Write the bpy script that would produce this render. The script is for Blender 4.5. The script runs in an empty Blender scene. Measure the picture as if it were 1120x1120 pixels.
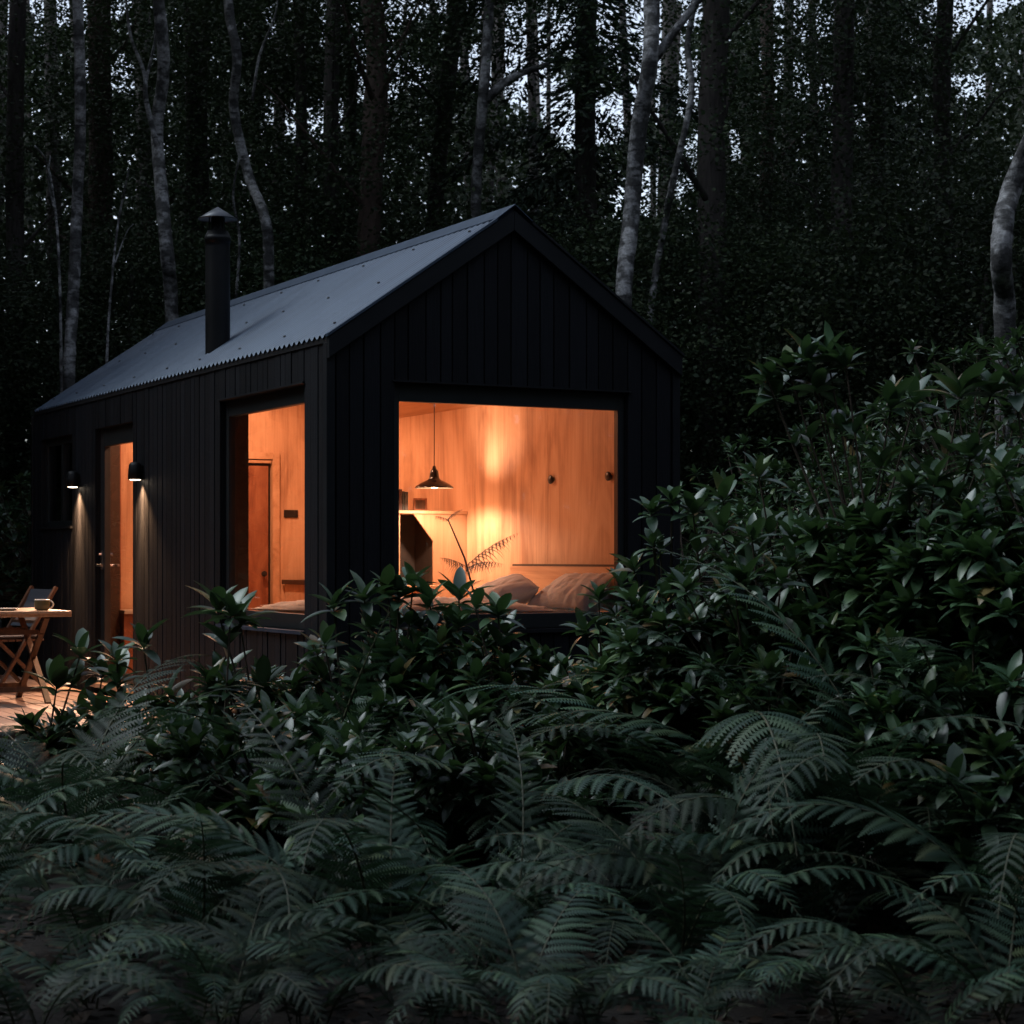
import bpy, math, random
import numpy as np
from mathutils import Vector, Matrix

scene = bpy.context.scene
COL = scene.collection
R = math.radians
PI = math.pi
rng = random.Random(7)

# ------------------------------------------------------------------ camera
TH = 0.4935                       # heading of the lens against the long axis of the cabin
CAM = Vector((-4.710, -11.183, 1.60))
FPX = 2118.0                      # focal length in pixels of the 1120 px photograph
HOR = 610.0
RT = Vector((math.cos(TH), -math.sin(TH), 0))
FW = Vector((math.sin(TH), math.cos(TH), 0))

cam_d = bpy.data.cameras.new("camera")
cam = bpy.data.objects.new("camera", cam_d)
COL.objects.link(cam)
cam.location = CAM
cam.rotation_euler = (R(90), 0, -TH)
cam_d.sensor_width = 36
cam_d.lens = FPX / 1120 * 36
cam_d.shift_y = (HOR - 560) / 1120
cam_d.clip_start = 0.1
cam_d.clip_end = 1000
cam_d.dof.use_dof = True
cam_d.dof.focus_distance = 12.6
cam_d.dof.aperture_fstop = 5.0
scene.camera = cam


def at(px, Z, z=0.0):
    """ground-plan point seen in column px at distance Z, at height z"""
    p = CAM + RT * ((px - 560) / FPX * Z) + FW * Z
    return Vector((p.x, p.y, z))


def pt(px, py, Z):
    return at(px, Z, CAM.z + (HOR - py) / FPX * Z)


# ------------------------------------------------------------------ helpers
class MB:
    def __init__(s):
        s.v, s.f, s.m = [], [], []

    def add(s, vs, fs, m=0):
        o = len(s.v)
        s.v += [tuple(v) for v in vs]
        s.f += [tuple(i + o for i in f) for f in fs]
        s.m += [m] * len(fs)

    def box(s, x0, x1, y0, y1, z0, z1, m=0):
        s.add([(x0, y0, z0), (x1, y0, z0), (x1, y1, z0), (x0, y1, z0),
               (x0, y0, z1), (x1, y0, z1), (x1, y1, z1), (x0, y1, z1)],
              [(0, 3, 2, 1), (4, 5, 6, 7), (0, 1, 5, 4), (1, 2, 6, 5), (2, 3, 7, 6), (3, 0, 4, 7)], m)

    def prism(s, poly, axis, a0, a1, m=0):
        """polygon in the two other axes, extruded along axis"""
        n = len(poly)
        def P(u, w, a):
            return {'x': (a, u, w), 'y': (u, a, w), 'z': (u, w, a)}[axis]
        vs = [P(u, w, a0) for u, w in poly] + [P(u, w, a1) for u, w in poly]
        fs = [tuple(range(n))[::-1], tuple(range(n, 2 * n))]
        fs += [(i, (i + 1) % n, n + (i + 1) % n, n + i) for i in range(n)]
        s.add(vs, fs, m)

    def tube(s, pts, rad, n=8, m=0, cap=True):
        pts = [Vector(p) for p in pts]
        if not isinstance(rad, (list, tuple)):
            rad = [rad] * len(pts)
        vs = []
        ref = None
        for i, p in enumerate(pts):
            t = (pts[min(i + 1, len(pts) - 1)] - pts[max(i - 1, 0)])
            t = t.normalized() if t.length > 1e-9 else Vector((0, 0, 1))
            if ref is None:
                ref = Vector((1, 0, 0)) if abs(t.x) < .9 else Vector((0, 1, 0))
            a = (ref - t * ref.dot(t)).normalized()
            ref = a
            b = t.cross(a)
            for k in range(n):
                th = 2 * PI * k / n
                vs.append(p + (a * math.cos(th) + b * math.sin(th)) * rad[i])
        fs = []
        for i in range(len(pts) - 1):
            for k in range(n):
                k2 = (k + 1) % n
                fs.append((i * n + k, i * n + k2, (i + 1) * n + k2, (i + 1) * n + k))
        if cap:
            fs.append(tuple(range(n))[::-1])
            fs.append(tuple(range((len(pts) - 1) * n, len(pts) * n)))
        s.add(vs, fs, m)

    def lathe(s, c, prof, n=28, m=0):
        vs = []
        for r, z in prof:
            for k in range(n):
                th = 2 * PI * k / n
                vs.append((c[0] + r * math.cos(th), c[1] + r * math.sin(th), c[2] + z))
        fs = []
        for i in range(len(prof) - 1):
            for k in range(n):
                k2 = (k + 1) % n
                fs.append((i * n + k, i * n + k2, (i + 1) * n + k2, (i + 1) * n + k))
        s.add(vs, fs, m)

    def bar(s, p, q, w, h, up=(0, 0, 1), m=0):
        """rectangular bar from p to q"""
        p, q, up = Vector(p), Vector(q), Vector(up)
        d = (q - p).normalized()
        a = d.cross(up)
        if a.length < 1e-6:
            a = d.cross(Vector((1, 0, 0)))
        a.normalize()
        b = a.cross(d)
        vs = []
        for c in (p, q):
            for sx, sy in ((-1, -1), (1, -1), (1, 1), (-1, 1)):
                vs.append(c + a * (sx * w / 2) + b * (sy * h / 2))
        s.add(vs, [(3, 2, 1, 0), (4, 5, 6, 7), (0, 1, 5, 4), (1, 2, 6, 5), (2, 3, 7, 6), (3, 0, 4, 7)], m)


def link(o, parent=None):
    COL.objects.link(o)
    if parent is not None:
        o.parent = parent
    return o


def tag(o, label=None, cat=None, group=None, kind=None):
    for k, v in (("label", label), ("category", cat), ("group", group), ("kind", kind)):
        if v:
            o[k] = v
    return o


def origin_of(p):
    v = Vector((0, 0, 0))
    while p is not None:
        v = v + p.location
        p = p.parent
    return v


def build(name, mb, mats, parent=None, smooth=False, bevel=0, label=None):
    """mesh object; coordinates in mb are world coordinates, parents are unrotated"""
    off = origin_of(parent)
    me = bpy.data.meshes.new(name)
    me.from_pydata([(v[0] - off.x, v[1] - off.y, v[2] - off.z) for v in mb.v], [], mb.f)
    if not isinstance(mats, (list, tuple)):
        mats = [mats]
    for m in mats:
        me.materials.append(m)
    me.polygons.foreach_set("material_index", mb.m)
    if smooth:
        me.polygons.foreach_set("use_smooth", [True] * len(me.polygons))
    me.update()
    o = link(bpy.data.objects.new(name, me), parent)
    if bevel:
        b = o.modifiers.new("bevel", "BEVEL")
        b.width = bevel
        b.segments = 2
        b.limit_method = "ANGLE"
    if label:
        o["label"] = label
    return o


def np_mesh(name, V, F, mats, smooth=False, midx=None):
    """V (n,3), F (m,k) with one k"""
    me = bpy.data.meshes.new(name)
    V = np.asarray(V, np.float32)
    F = np.asarray(F, np.int32)
    k = F.shape[1]
    me.vertices.add(len(V))
    me.vertices.foreach_set("co", V.ravel())
    me.loops.add(F.size)
    me.loops.foreach_set("vertex_index", F.ravel())
    me.polygons.add(len(F))
    me.polygons.foreach_set("loop_start", np.arange(0, F.size, k, dtype=np.int32))
    me.polygons.foreach_set("loop_total", np.full(len(F), k, np.int32))
    for m in (mats if isinstance(mats, (list, tuple)) else [mats]):
        me.materials.append(m)
    if midx is not None:
        me.polygons.foreach_set("material_index", np.asarray(midx, np.int32))
    if smooth:
        me.polygons.foreach_set("use_smooth", np.ones(len(F), bool))
    me.update(calc_edges=True)
    me.validate()
    return me


def empty(name, loc, label, cat, group=None, rz=0.0):
    o = bpy.data.objects.new(name, None)
    o.empty_display_size = .1
    o.location = loc
    o.rotation_euler = (0, 0, rz)
    COL.objects.link(o)
    return tag(o, label, cat, group)


# ------------------------------------------------------------------ materials
def new_mat(name):
    m = bpy.data.materials.new(name)
    m.use_nodes = True
    nt = m.node_tree
    return m, nt, nt.nodes["Principled BSDF"]


def N(nt, t, **kw):
    n = nt.nodes.new(t)
    for k, v in kw.items():
        if k in n.inputs.keys():
            n.inputs[k].default_value = v
        else:
            setattr(n, k, v)
    return n


def ramp(nt, stops):
    r = nt.nodes.new("ShaderNodeValToRGB")
    cr = r.color_ramp
    while len(cr.elements) < len(stops):
        cr.elements.new(.5)
    for e, (p, c) in zip(cr.elements, stops):
        e.position = p
        e.color = (*c, 1)
    return r


def noise_mat(name, stops, scale=8, stretch=(1, 1, 1), rough=.6, detail=6, metal=0, spec=.5, bump=0, bump_scale=None, distort=0,
              rough_var=0):
    m, nt, b = new_mat(name)
    tc = N(nt, "ShaderNodeTexCoord")
    mp = N(nt, "ShaderNodeMapping")
    mp.inputs["Scale"].default_value = stretch
    nt.links.new(tc.outputs["Object"], mp.inputs["Vector"])
    nz = N(nt, "ShaderNodeTexNoise", Scale=scale, Detail=detail)
    nz.inputs["Distortion"].default_value = distort
    nt.links.new(mp.outputs[0], nz.inputs["Vector"])
    rp = ramp(nt, stops)
    nt.links.new(nz.outputs["Fac"], rp.inputs["Fac"])
    nt.links.new(rp.outputs["Color"], b.inputs["Base Color"])
    b.inputs["Roughness"].default_value = rough
    b.inputs["Metallic"].default_value = metal
    b.inputs["Specular IOR Level"].default_value = spec
    if rough_var:
        mr = N(nt, "ShaderNodeMapRange")
        mr.inputs["To Min"].default_value = rough - rough_var
        mr.inputs["To Max"].default_value = rough + rough_var
        nt.links.new(nz.outputs["Fac"], mr.inputs["Value"])
        nt.links.new(mr.outputs[0], b.inputs["Roughness"])
    if bump:
        n2 = N(nt, "ShaderNodeTexNoise", Scale=bump_scale or scale, Detail=8)
        nt.links.new(mp.outputs[0], n2.inputs["Vector"])
        bp = N(nt, "ShaderNodeBump", Strength=bump, Distance=.02)
        nt.links.new(n2.outputs["Fac"], bp.inputs["Height"])
        nt.links.new(bp.outputs[0], b.inputs["Normal"])
    return m


def island_mat(name, stops, rough=.45, spec=.5, trans=.12, tcol=(.06, .12, .03), objvar=.3):
    """leaf material: tint differs from leaf to leaf"""
    m, nt, b = new_mat(name)
    g = N(nt, "ShaderNodeNewGeometry")
    rp = ramp(nt, stops)
    nt.links.new(g.outputs["Random Per Island"], rp.inputs["Fac"])
    tc = N(nt, "ShaderNodeTexCoord")
    nz = N(nt, "ShaderNodeTexNoise", Scale=1.7, Detail=3)
    nt.links.new(tc.outputs["Object"], nz.inputs["Vector"])
    hs = N(nt, "ShaderNodeHueSaturation")
    mr = N(nt, "ShaderNodeMapRange")
    mr.inputs["To Min"].default_value = .65
    mr.inputs["To Max"].default_value = 1.35
    nt.links.new(nz.outputs["Fac"], mr.inputs["Value"])
    oi = N(nt, "ShaderNodeObjectInfo")
    m2 = N(nt, "ShaderNodeMapRange")
    m2.inputs["To Min"].default_value = 1 - objvar
    m2.inputs["To Max"].default_value = 1 + objvar
    nt.links.new(oi.outputs["Random"], m2.inputs["Value"])
    mm = N(nt, "ShaderNodeMath", operation="MULTIPLY")
    nt.links.new(mr.outputs[0], mm.inputs[0]); nt.links.new(m2.outputs[0], mm.inputs[1])
    m3 = N(nt, "ShaderNodeMapRange")
    m3.inputs["To Min"].default_value = .5 - objvar * .07
    m3.inputs["To Max"].default_value = .5 + objvar * .02
    nt.links.new(oi.outputs["Random"], m3.inputs["Value"])
    nt.links.new(m3.outputs[0], hs.inputs["Hue"])
    nt.links.new(mm.outputs[0], hs.inputs["Value"])
    nt.links.new(rp.outputs["Color"], hs.inputs["Color"])
    nt.links.new(hs.outputs["Color"], b.inputs["Base Color"])
    b.inputs["Roughness"].default_value = rough
    b.inputs["Specular IOR Level"].default_value = spec
    if trans:
        tr = N(nt, "ShaderNodeBsdfTranslucent")
        tr.inputs["Color"].default_value = (*tcol, 1)
        mx = N(nt, "ShaderNodeMixShader")
        mx.inputs[0].default_value = trans
        out = nt.nodes["Material Output"]
        nt.links.new(b.outputs[0], mx.inputs[1])
        nt.links.new(tr.outputs[0], mx.inputs[2])
        nt.links.new(mx.outputs[0], out.inputs["Surface"])
    return m


def board_mat(name, c0, c1, rough, spec, stretch, scale=6, bump=.5):
    """charred boards: every board (island) its own tint, fine grain along the board"""
    m, nt, b = new_mat(name)
    g = N(nt, "ShaderNodeNewGeometry")
    tc = N(nt, "ShaderNodeTexCoord")
    mp = N(nt, "ShaderNodeMapping")
    mp.inputs["Scale"].default_value = stretch
    nt.links.new(tc.outputs["Object"], mp.inputs["Vector"])
    nz = N(nt, "ShaderNodeTexNoise", Scale=scale, Detail=8, Roughness=.7)
    nt.links.new(mp.outputs[0], nz.inputs["Vector"])
    rp = ramp(nt, [(.25, c0), (.8, c1)])
    nt.links.new(nz.outputs["Fac"], rp.inputs["Fac"])
    hs = N(nt, "ShaderNodeHueSaturation")
    mr = N(nt, "ShaderNodeMapRange")
    mr.inputs["To Min"].default_value = .6
    mr.inputs["To Max"].default_value = 1.4
    nt.links.new(g.outputs["Random Per Island"], mr.inputs["Value"])
    nt.links.new(mr.outputs[0], hs.inputs["Value"])
    nt.links.new(rp.outputs[0], hs.inputs["Color"])
    nt.links.new(hs.outputs[0], b.inputs["Base Color"])
    b.inputs["Roughness"].default_value = rough
    b.inputs["Specular IOR Level"].default_value = spec
    bp = N(nt, "ShaderNodeBump", Strength=bump, Distance=.01)
    nt.links.new(nz.outputs["Fac"], bp.inputs["Height"])
    nt.links.new(bp.outputs[0], b.inputs["Normal"])
    return m


def ply_mat(name, c0, c1, c2, axes=(1, 1, .09), rough=.5, scale=5.0):
    m, nt, b = new_mat(name)
    tc = N(nt, "ShaderNodeTexCoord")
    mp = N(nt, "ShaderNodeMapping")
    mp.inputs["Scale"].default_value = axes
    nt.links.new(tc.outputs["Object"], mp.inputs["Vector"])
    nz = N(nt, "ShaderNodeTexNoise", Scale=scale, Detail=5, Roughness=.55)
    nz.inputs["Distortion"].default_value = .9
    nt.links.new(mp.outputs[0], nz.inputs["Vector"])
    mp2 = N(nt, "ShaderNodeMapping")
    mp2.inputs["Scale"].default_value = tuple(a * 8 if a > .5 else a * 1.2 for a in axes)
    nt.links.new(tc.outputs["Object"], mp2.inputs["Vector"])
    n2 = N(nt, "ShaderNodeTexNoise", Scale=scale * 2, Detail=4)
    nt.links.new(mp2.outputs[0], n2.inputs["Vector"])
    ad = N(nt, "ShaderNodeMath", operation="MULTIPLY_ADD")
    nt.links.new(n2.outputs["Fac"], ad.inputs[0])
    ad.inputs[1].default_value = .30
    nt.links.new(nz.outputs["Fac"], ad.inputs[2])
    rp = ramp(nt, [(.44, c0), (.64, c1), (.82, c2)])
    nt.links.new(ad.outputs[0], rp.inputs["Fac"])
    nt.links.new(rp.outputs[0], b.inputs["Base Color"])
    b.inputs["Roughness"].default_value = rough
    return m


def plain(name, c, rough=.5, metal=0, spec=.5, var=.15, scale=20):
    d = tuple(x * (1 - var) for x in c)
    u = tuple(min(1, x * (1 + var)) for x in c)
    return noise_mat(name, [(.3, d), (.7, u)], scale=scale, rough=rough, metal=metal, spec=spec)


def emit_mat(name, c, s):
    m, nt, b = new_mat(name)
    b.inputs["Base Color"].default_value = (*c, 1)
    b.inputs["Emission Color"].default_value = (*c, 1)
    b.inputs["Emission Strength"].default_value = s
    return m


def glass_mat(name, tint=(.93, .95, .94), boost=1.0):
    m, nt, b = new_mat(name)
    nt.nodes.remove(b)
    tr = N(nt, "ShaderNodeBsdfTransparent")
    tr.inputs["Color"].default_value = (*tint, 1)
    gl = N(nt, "ShaderNodeBsdfGlossy")
    gl.inputs["Roughness"].default_value = .01
    fr = N(nt, "ShaderNodeFresnel", IOR=1.5)
    mu = N(nt, "ShaderNodeMath", operation="MULTIPLY")
    mu.inputs[1].default_value = 1.5 * boost
    mu.use_clamp = True
    nt.links.new(fr.outputs[0], mu.inputs[0])
    mx = N(nt, "ShaderNodeMixShader")
    nt.links.new(mu.outputs[0], mx.inputs[0])
    nt.links.new(tr.outputs[0], mx.inputs[1])
    nt.links.new(gl.outputs[0], mx.inputs[2])
    nt.links.new(mx.outputs[0], nt.nodes["Material Output"].inputs["Surface"])
    return m


M = {}
M['char_side'] = board_mat("charred_board_along", (.0035, .0042, .006), (.011, .012, .015), .62, .2, (14, 14, .8))
M['char_dark'] = plain("charred_backing", (.008, .008, .009), .8, spec=.2)
M['trim'] = noise_mat("black_trim", [(.3, (.006, .007, .009)), (.7, (.011, .012, .014))], scale=5, stretch=(1, 1, 1), rough=.55, spec=.25)
M['frame'] = noise_mat("anthracite_frame", [(.3, (.012, .014, .015)), (.7, (.018, .020, .021))], scale=9, rough=.42, spec=.45)
M['roof'] = noise_mat("grey_roof_sheet", [(.3, (.034, .052, .082)), (.7, (.056, .082, .122))], scale=2.2, stretch=(.6, 3, .6), rough=.42, metal=.35,
                      spec=.5, bump=.06, bump_scale=14, rough_var=.08)
M['screw'] = plain("roof_screw", (.02, .02, .022), .4)
M['flue'] = noise_mat("black_flue_paint", [(.3, (.004, .0045, .005)), (.7, (.008, .0085, .009))], scale=6, rough=.46, spec=.25, rough_var=.06)
M['cowl'] = noise_mat("grey_cowl_metal", [(.3, (.05, .055, .06)), (.7, (.08, .085, .095))], scale=9, rough=.4, metal=.5)
M['glass'] = glass_mat("window_glass")
M['ply'] = ply_mat("plywood_upright", (.36, .19, .105), (.60, .36, .21), (.70, .45, .28), axes=(.55, .55, .14), scale=6.0)
M['ply_flat'] = ply_mat("plywood_flat", (.40, .21, .11), (.56, .33, .185), (.64, .40, .24), axes=(1, .09, 1))
M['ply_mid'] = ply_mat('brown_plywood', (.26, .13, .07), (.40, .22, .12), (.48, .28, .16))
M['ply_red'] = ply_mat("reddish_veneer", (.17, .055, .028), (.27, .10, .05), (.34, .14, .07), axes=(1.6, 1.6, .5), rough=.4)
M['reveal'] = plain("dark_brown_lining", (.05, .028, .018), .5)
M['dark_in'] = plain("dark_recess_board", (.02, .014, .011), .6)
M['deckwood'] = board_mat("deck_board", (.27, .17, .125), (.42, .285, .215), .6, .3, (10, .7, 10), scale=5, bump=.25)
M['teak'] = noise_mat("oiled_table_wood", [(.3, (.05, .024, .014)), (.7, (.10, .05, .028))], scale=7, stretch=(6, 6, 1), rough=.5)
M['tabletop'] = noise_mat("pale_tabletop_wood", [(.3, (.40, .26, .16)), (.7, (.52, .36, .23))], scale=7, stretch=(6, .8, 6), rough=.4)
M['fabric'] = plain("charcoal_sling_fabric", (.05, .055, .065), .9, scale=60)
M['linen'] = noise_mat("white_bed_linen", [(.3, (.76, .80, .86)), (.7, (.84, .88, .93))], scale=12, rough=.9, bump=.25, bump_scale=25)
M['enamel'] = plain("black_enamel", (.012, .012, .012), .18)
M['enamel_white'] = plain("white_enamel", (.75, .73, .7), .35)
M['black_metal'] = plain("black_metal", (.015, .015, .016), .35)
M['chrome'] = plain("brushed_steel", (.5, .5, .5), .28, metal=1)
M['ceramic'] = plain("olive_ceramic", (.10, .085, .04), .35)
M['cream'] = plain("cream_ceramic", (.6, .56, .48), .35)
M['bulb'] = emit_mat("glowing_bulb", (1, .66, .36), 30)
M['lamp_disc'] = emit_mat("glowing_lens", (1, .80, .58), 5)
M['bead'] = emit_mat("glowing_bead", (1, .74, .45), 5)

M['rhodo'] = island_mat("rhododendron_leaf", [(0, (.022, .048, .030)), (.45, (.036, .076, .040)), (.8, (.052, .106, .046)), (.955, (.080, .140, .048)), (.97, (.15, .12, .035)), (1, (.10, .06, .03))],
                        rough=.36, spec=.7, trans=.10, tcol=(.09, .19, .05))
M['fern'] = island_mat("fern_blade", [(0, (.014, .034, .024)), (.5, (.027, .056, .036)), (.92, (.046, .082, .042)), (1, (.085, .10, .042))],
                       rough=.5, spec=.26, trans=.10, tcol=(.06, .13, .06), objvar=.65)
M['fern_dead'] = island_mat('dry_fern_blade', [(0, (.06, .035, .018)), (1, (.14, .085, .045))], rough=.7, spec=.2, trans=.1, tcol=(.12, .06, .03))
M['bracken'] = island_mat('silhouette_bracken_blade', [(0, (.012, .012, .008)), (1, (.022, .022, .012))], rough=.7, spec=.2, trans=0)  # near-black colour paints in the silhouette against the lit window
M['stem'] = plain("green_brown_stem", (.055, .06, .03), .6)
M['twig'] = plain("brown_twig", (.06, .042, .028), .75)
M['leaf_bg'] = island_mat("woodland_leaf", [(0, (.014, .027, .014)), (.6, (.026, .044, .021)), (1, (.044, .060, .027))], rough=.6, spec=.2, trans=.14,
                          tcol=(.05, .08, .03))
M['needle'] = island_mat("conifer_needle", [(0, (.014, .026, .016)), (1, (.028, .046, .026))], rough=.55, spec=.3, trans=.0)
M['litter'] = island_mat("dead_leaf", [(0, (.025, .017, .011)), (.5, (.05, .032, .02)), (1, (.11, .075, .05))], rough=.7, spec=.3, trans=.0)
M['bark_dark'] = noise_mat("dark_bark", [(.3, (.022, .018, .016)), (.7, (.060, .050, .044))], scale=5, stretch=(5, 5, .8), rough=.9, bump=.7, bump_scale=6)
M['bark_red'] = noise_mat("reddish_pine_bark", [(.3, (.035, .022, .017)), (.7, (.080, .052, .040))], scale=5, stretch=(5, 5, .8), rough=.9, bump=.7, bump_scale=6)


def birch_mat():
    m, nt, b = new_mat("birch_bark")
    tc = N(nt, "ShaderNodeTexCoord")
    mp = N(nt, "ShaderNodeMapping")
    mp.inputs["Scale"].default_value = (4, 4, 13)
    nt.links.new(tc.outputs["Object"], mp.inputs["Vector"])
    n1 = N(nt, "ShaderNodeTexNoise", Scale=1.3, Detail=5, Roughness=.65)
    nt.links.new(mp.outputs[0], n1.inputs["Vector"])
    r1 = ramp(nt, [(.36, (.035, .032, .032)), (.47, (.28, .28, .28)), (.8, (.50, .505, .51))])
    nt.links.new(n1.outputs["Fac"], r1.inputs["Fac"])
    n2 = N(nt, "ShaderNodeTexNoise", Scale=5.0, Detail=8)
    nt.links.new(tc.outputs["Object"], n2.inputs["Vector"])
    r2 = ramp(nt, [(.47, (.05, .047, .042)), (.545, (1, 1, 1))])
    nt.links.new(n2.outputs["Fac"], r2.inputs["Fac"])
    mx = N(nt, "ShaderNodeMix", data_type="RGBA", blend_type="MULTIPLY")
    mx.inputs["Factor"].default_value = .85
    nt.links.new(r1.outputs[0], mx.inputs["A"])
    nt.links.new(r2.outputs[0], mx.inputs["B"])
    n3 = N(nt, "ShaderNodeTexNoise", Scale=26, Detail=8, Roughness=.7)
    nt.links.new(tc.outputs["Object"], n3.inputs["Vector"])
    r3 = ramp(nt, [(.36, (.35, .34, .33)), (.62, (1.0, 1.0, 1.0))])
    nt.links.new(n3.outputs["Fac"], r3.inputs["Fac"])
    mx2 = N(nt, "ShaderNodeMix", data_type="RGBA", blend_type="MULTIPLY")
    mx2.inputs["Factor"].default_value = 1
    nt.links.new(mx.outputs["Result"], mx2.inputs["A"])
    nt.links.new(r3.outputs[0], mx2.inputs["B"])
    nt.links.new(mx2.outputs["Result"], b.inputs["Base Color"])
    b.inputs["Roughness"].default_value = .7
    bp = N(nt, "ShaderNodeBump", Strength=.9, Distance=.03)
    nt.links.new(n3.outputs["Fac"], bp.inputs["Height"])
    nt.links.new(bp.outputs[0], b.inputs["Normal"])
    return m


M['birch'] = birch_mat()
M['soil'] = noise_mat("forest_soil", [(.3, (.009, .007, .0055)), (.55, (.018, .013, .010)), (.75, (.036, .027, .021))], scale=9, rough=.95, bump=.8,
                      bump_scale=30, detail=10)

# ------------------------------------------------------------------ light
W = bpy.data.worlds.new("World")
scene.world = W
W.use_nodes = True
nt = W.node_tree
bg = nt.nodes["Background"]
sky = nt.nodes.new("ShaderNodeTexSky")
sky.sky_type = "NISHITA"
sky.sun_disc = False
SUN_EL, SUN_AZ = R(52.0), R(-80)        # soft skylight from high on the left, through the opening over the clearing
sky.sun_elevation = SUN_EL
sky.air_density = 1.0
sky.dust_density = .6
sky.ozone_density = 2.0
hs = nt.nodes.new("ShaderNodeHueSaturation")
hs.inputs["Saturation"].default_value = .52
nt.links.new(sky.outputs[0], hs.inputs["Color"])
nt.links.new(hs.outputs[0], bg.inputs["Color"])
bg.inputs["Strength"].default_value = .125

# direction to the sun (heading measured from +Y towards +X)
HEAD = TH + SUN_AZ
sdir = Vector((math.sin(HEAD) * math.cos(SUN_EL), math.cos(HEAD) * math.cos(SUN_EL), math.sin(SUN_EL)))
sky.sun_rotation = HEAD
sl = bpy.data.lights.new("sun", "SUN")
sl.energy = .85
sl.angle = R(38)
sl.color = (.83, .94, 1)
so = bpy.data.objects.new("sun", sl)
so.rotation_euler = sdir.to_track_quat('Z', 'Y').to_euler()
so.location = (0, 0, 30)
COL.objects.link(so)

scene.view_settings.view_transform = "Standard"
scene.view_settings.look = "None"
scene.view_settings.exposure = .98
scene.view_settings.gamma = 1
scene.cycles.max_bounces = 8
scene.cycles.diffuse_bounces = 4
scene.cycles.transparent_max_bounces = 12
scene.cycles.caustics_reflective = False
scene.cycles.caustics_refractive = False
scene.cycles.sample_clamp_indirect = 3.0

# ------------------------------------------------------------------ ground
def ground_h(x, y):
    d = (Vector((x, y, 0)) - Vector((CAM.x, CAM.y, 0)))
    Z = d.dot(FW)
    X = d.dot(RT)
    h = .05 * math.sin(x * .9 + 1.3) * math.cos(y * .7) + .03 * math.sin(x * 2.3) * math.sin(y * 1.9 + .5)
    h += max(0, min(1, (X - 1.0) / 4)) * .25 * max(0, min(1, (Z - 5) / 4))         # bank rising on the right
    if Z > 20:
        h += min(2.2, (Z - 20) * .06)
    return h


mb = MB()
xs = [i * .5 for i in range(-30, 41)]
g_x = [-300, -120, -60, -35, -22] + xs + [27, 40, 65, 120, 300]
g_y = [-300, -100, -40] + [i * .5 - 14 for i in range(0, 70)] + [24, 28, 34, 42, 55, 75, 110, 300]
nx, ny = len(g_x), len(g_y)
gv = [(x, y, ground_h(x, y)) for y in g_y for x in g_x]
gf = [(j * nx + i, j * nx + i + 1, (j + 1) * nx + i + 1, (j + 1) * nx + i) for j in range(ny - 1) for i in range(nx - 1)]
mb.add(gv, gf)
tag(build("ground", mb, M['soil'], smooth=True), kind="structure")

# ------------------------------------------------------------------ cabin
CW, CL = 2.60, 7.21
ZB, ZF = .30, .57                       # underside, floor
ZE, ZA = 2.955, 3.845                   # outer wall top, gable apex (under the sheet)
SL = (ZA - ZE) / (CW / 2)
WT = .20                                # left wall thickness
cabin = empty("cabin", (CW / 2, 0, 0), "small black charred-timber gabled cabin with glowing plywood interior among ferns", "cabin")

OP_F = [(.4605, 2.197, 1.131, 2.716)]
OP_L = [(.393, 1.977, 1.131, 2.716), (4.043, 5.103, .50, 2.700), (5.83, 6.89, 1.884, 2.700)]


def roof_z(s):
    return ZE + SL * min(s, CW - s)


def split_cols(a, b, ops, rnd, wmin=.115, wmax=.15):
    edges = {a, b}
    for o in ops:
        edges |= {o[0], o[1]}
    edges = sorted(edges)
    cols = []
    for e0, e1 in zip(edges, edges[1:]):
        n = max(1, round((e1 - e0) / .108))
        cuts = [e0 + (e1 - e0) * (i + (rnd.uniform(-.16, .16) if 0 < i < n else 0)) / n for i in range(n + 1)]
        cols += list(zip(cuts, cuts[1:]))
    return cols


def spans(c0, c1, z0, z1, ops):
    m = (c0 + c1) / 2
    out = [(z0, z1)]
    for o in ops:
        if o[0] - 1e-6 < m < o[1] + 1e-6:
            nxt = []
            for a, b in out:
                if o[2] > a: nxt.append((a, min(b, o[2])))
                if o[3] < b: nxt.append((max(a, o[3]), b))
            out = [q for q in nxt if q[1] - q[0] > .01]
    return out


rb = random.Random(3)
# left long wall: boards face -x
mb = MB()
for c0, c1 in split_cols(0.055, CL - .03, OP_L, rb):
    for z0, z1 in spans(c0, c1, ZB, ZE - .01, OP_L):
        d = rb.uniform(-.003, .003)
        mb.box(0 + d, .022, c0 + .004, c1 - .004, z0, z1)
build("side_wall", mb, M['char_side'], cabin, bevel=.003)
mb = MB()
def slab_cells(a, b, z0, z1, ops):
    e = sorted({a, b} | {o[0] for o in ops} | {o[1] for o in ops})
    for c0, c1 in zip(e, e[1:]):
        for q in spans(c0, c1, z0, z1, ops):
            yield c0, c1, q[0], q[1]
for c0, c1, z0, z1 in slab_cells(.05, CL - .03, ZB + .01, ZE - .02, OP_L):
    mb.box(.0225, .10, c0, c1, z0, z1)
build("wall_core", mb, M['char_dark'], cabin)
# inner lining of the left wall
mb = MB()
for c0, c1, z0, z1 in slab_cells(.12, CL - .12, ZF, 2.86, OP_L):
    mb.box(.1005, WT, c0, c1, z0, z1)
build("wall_lining", mb, M['ply'], cabin)
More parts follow.
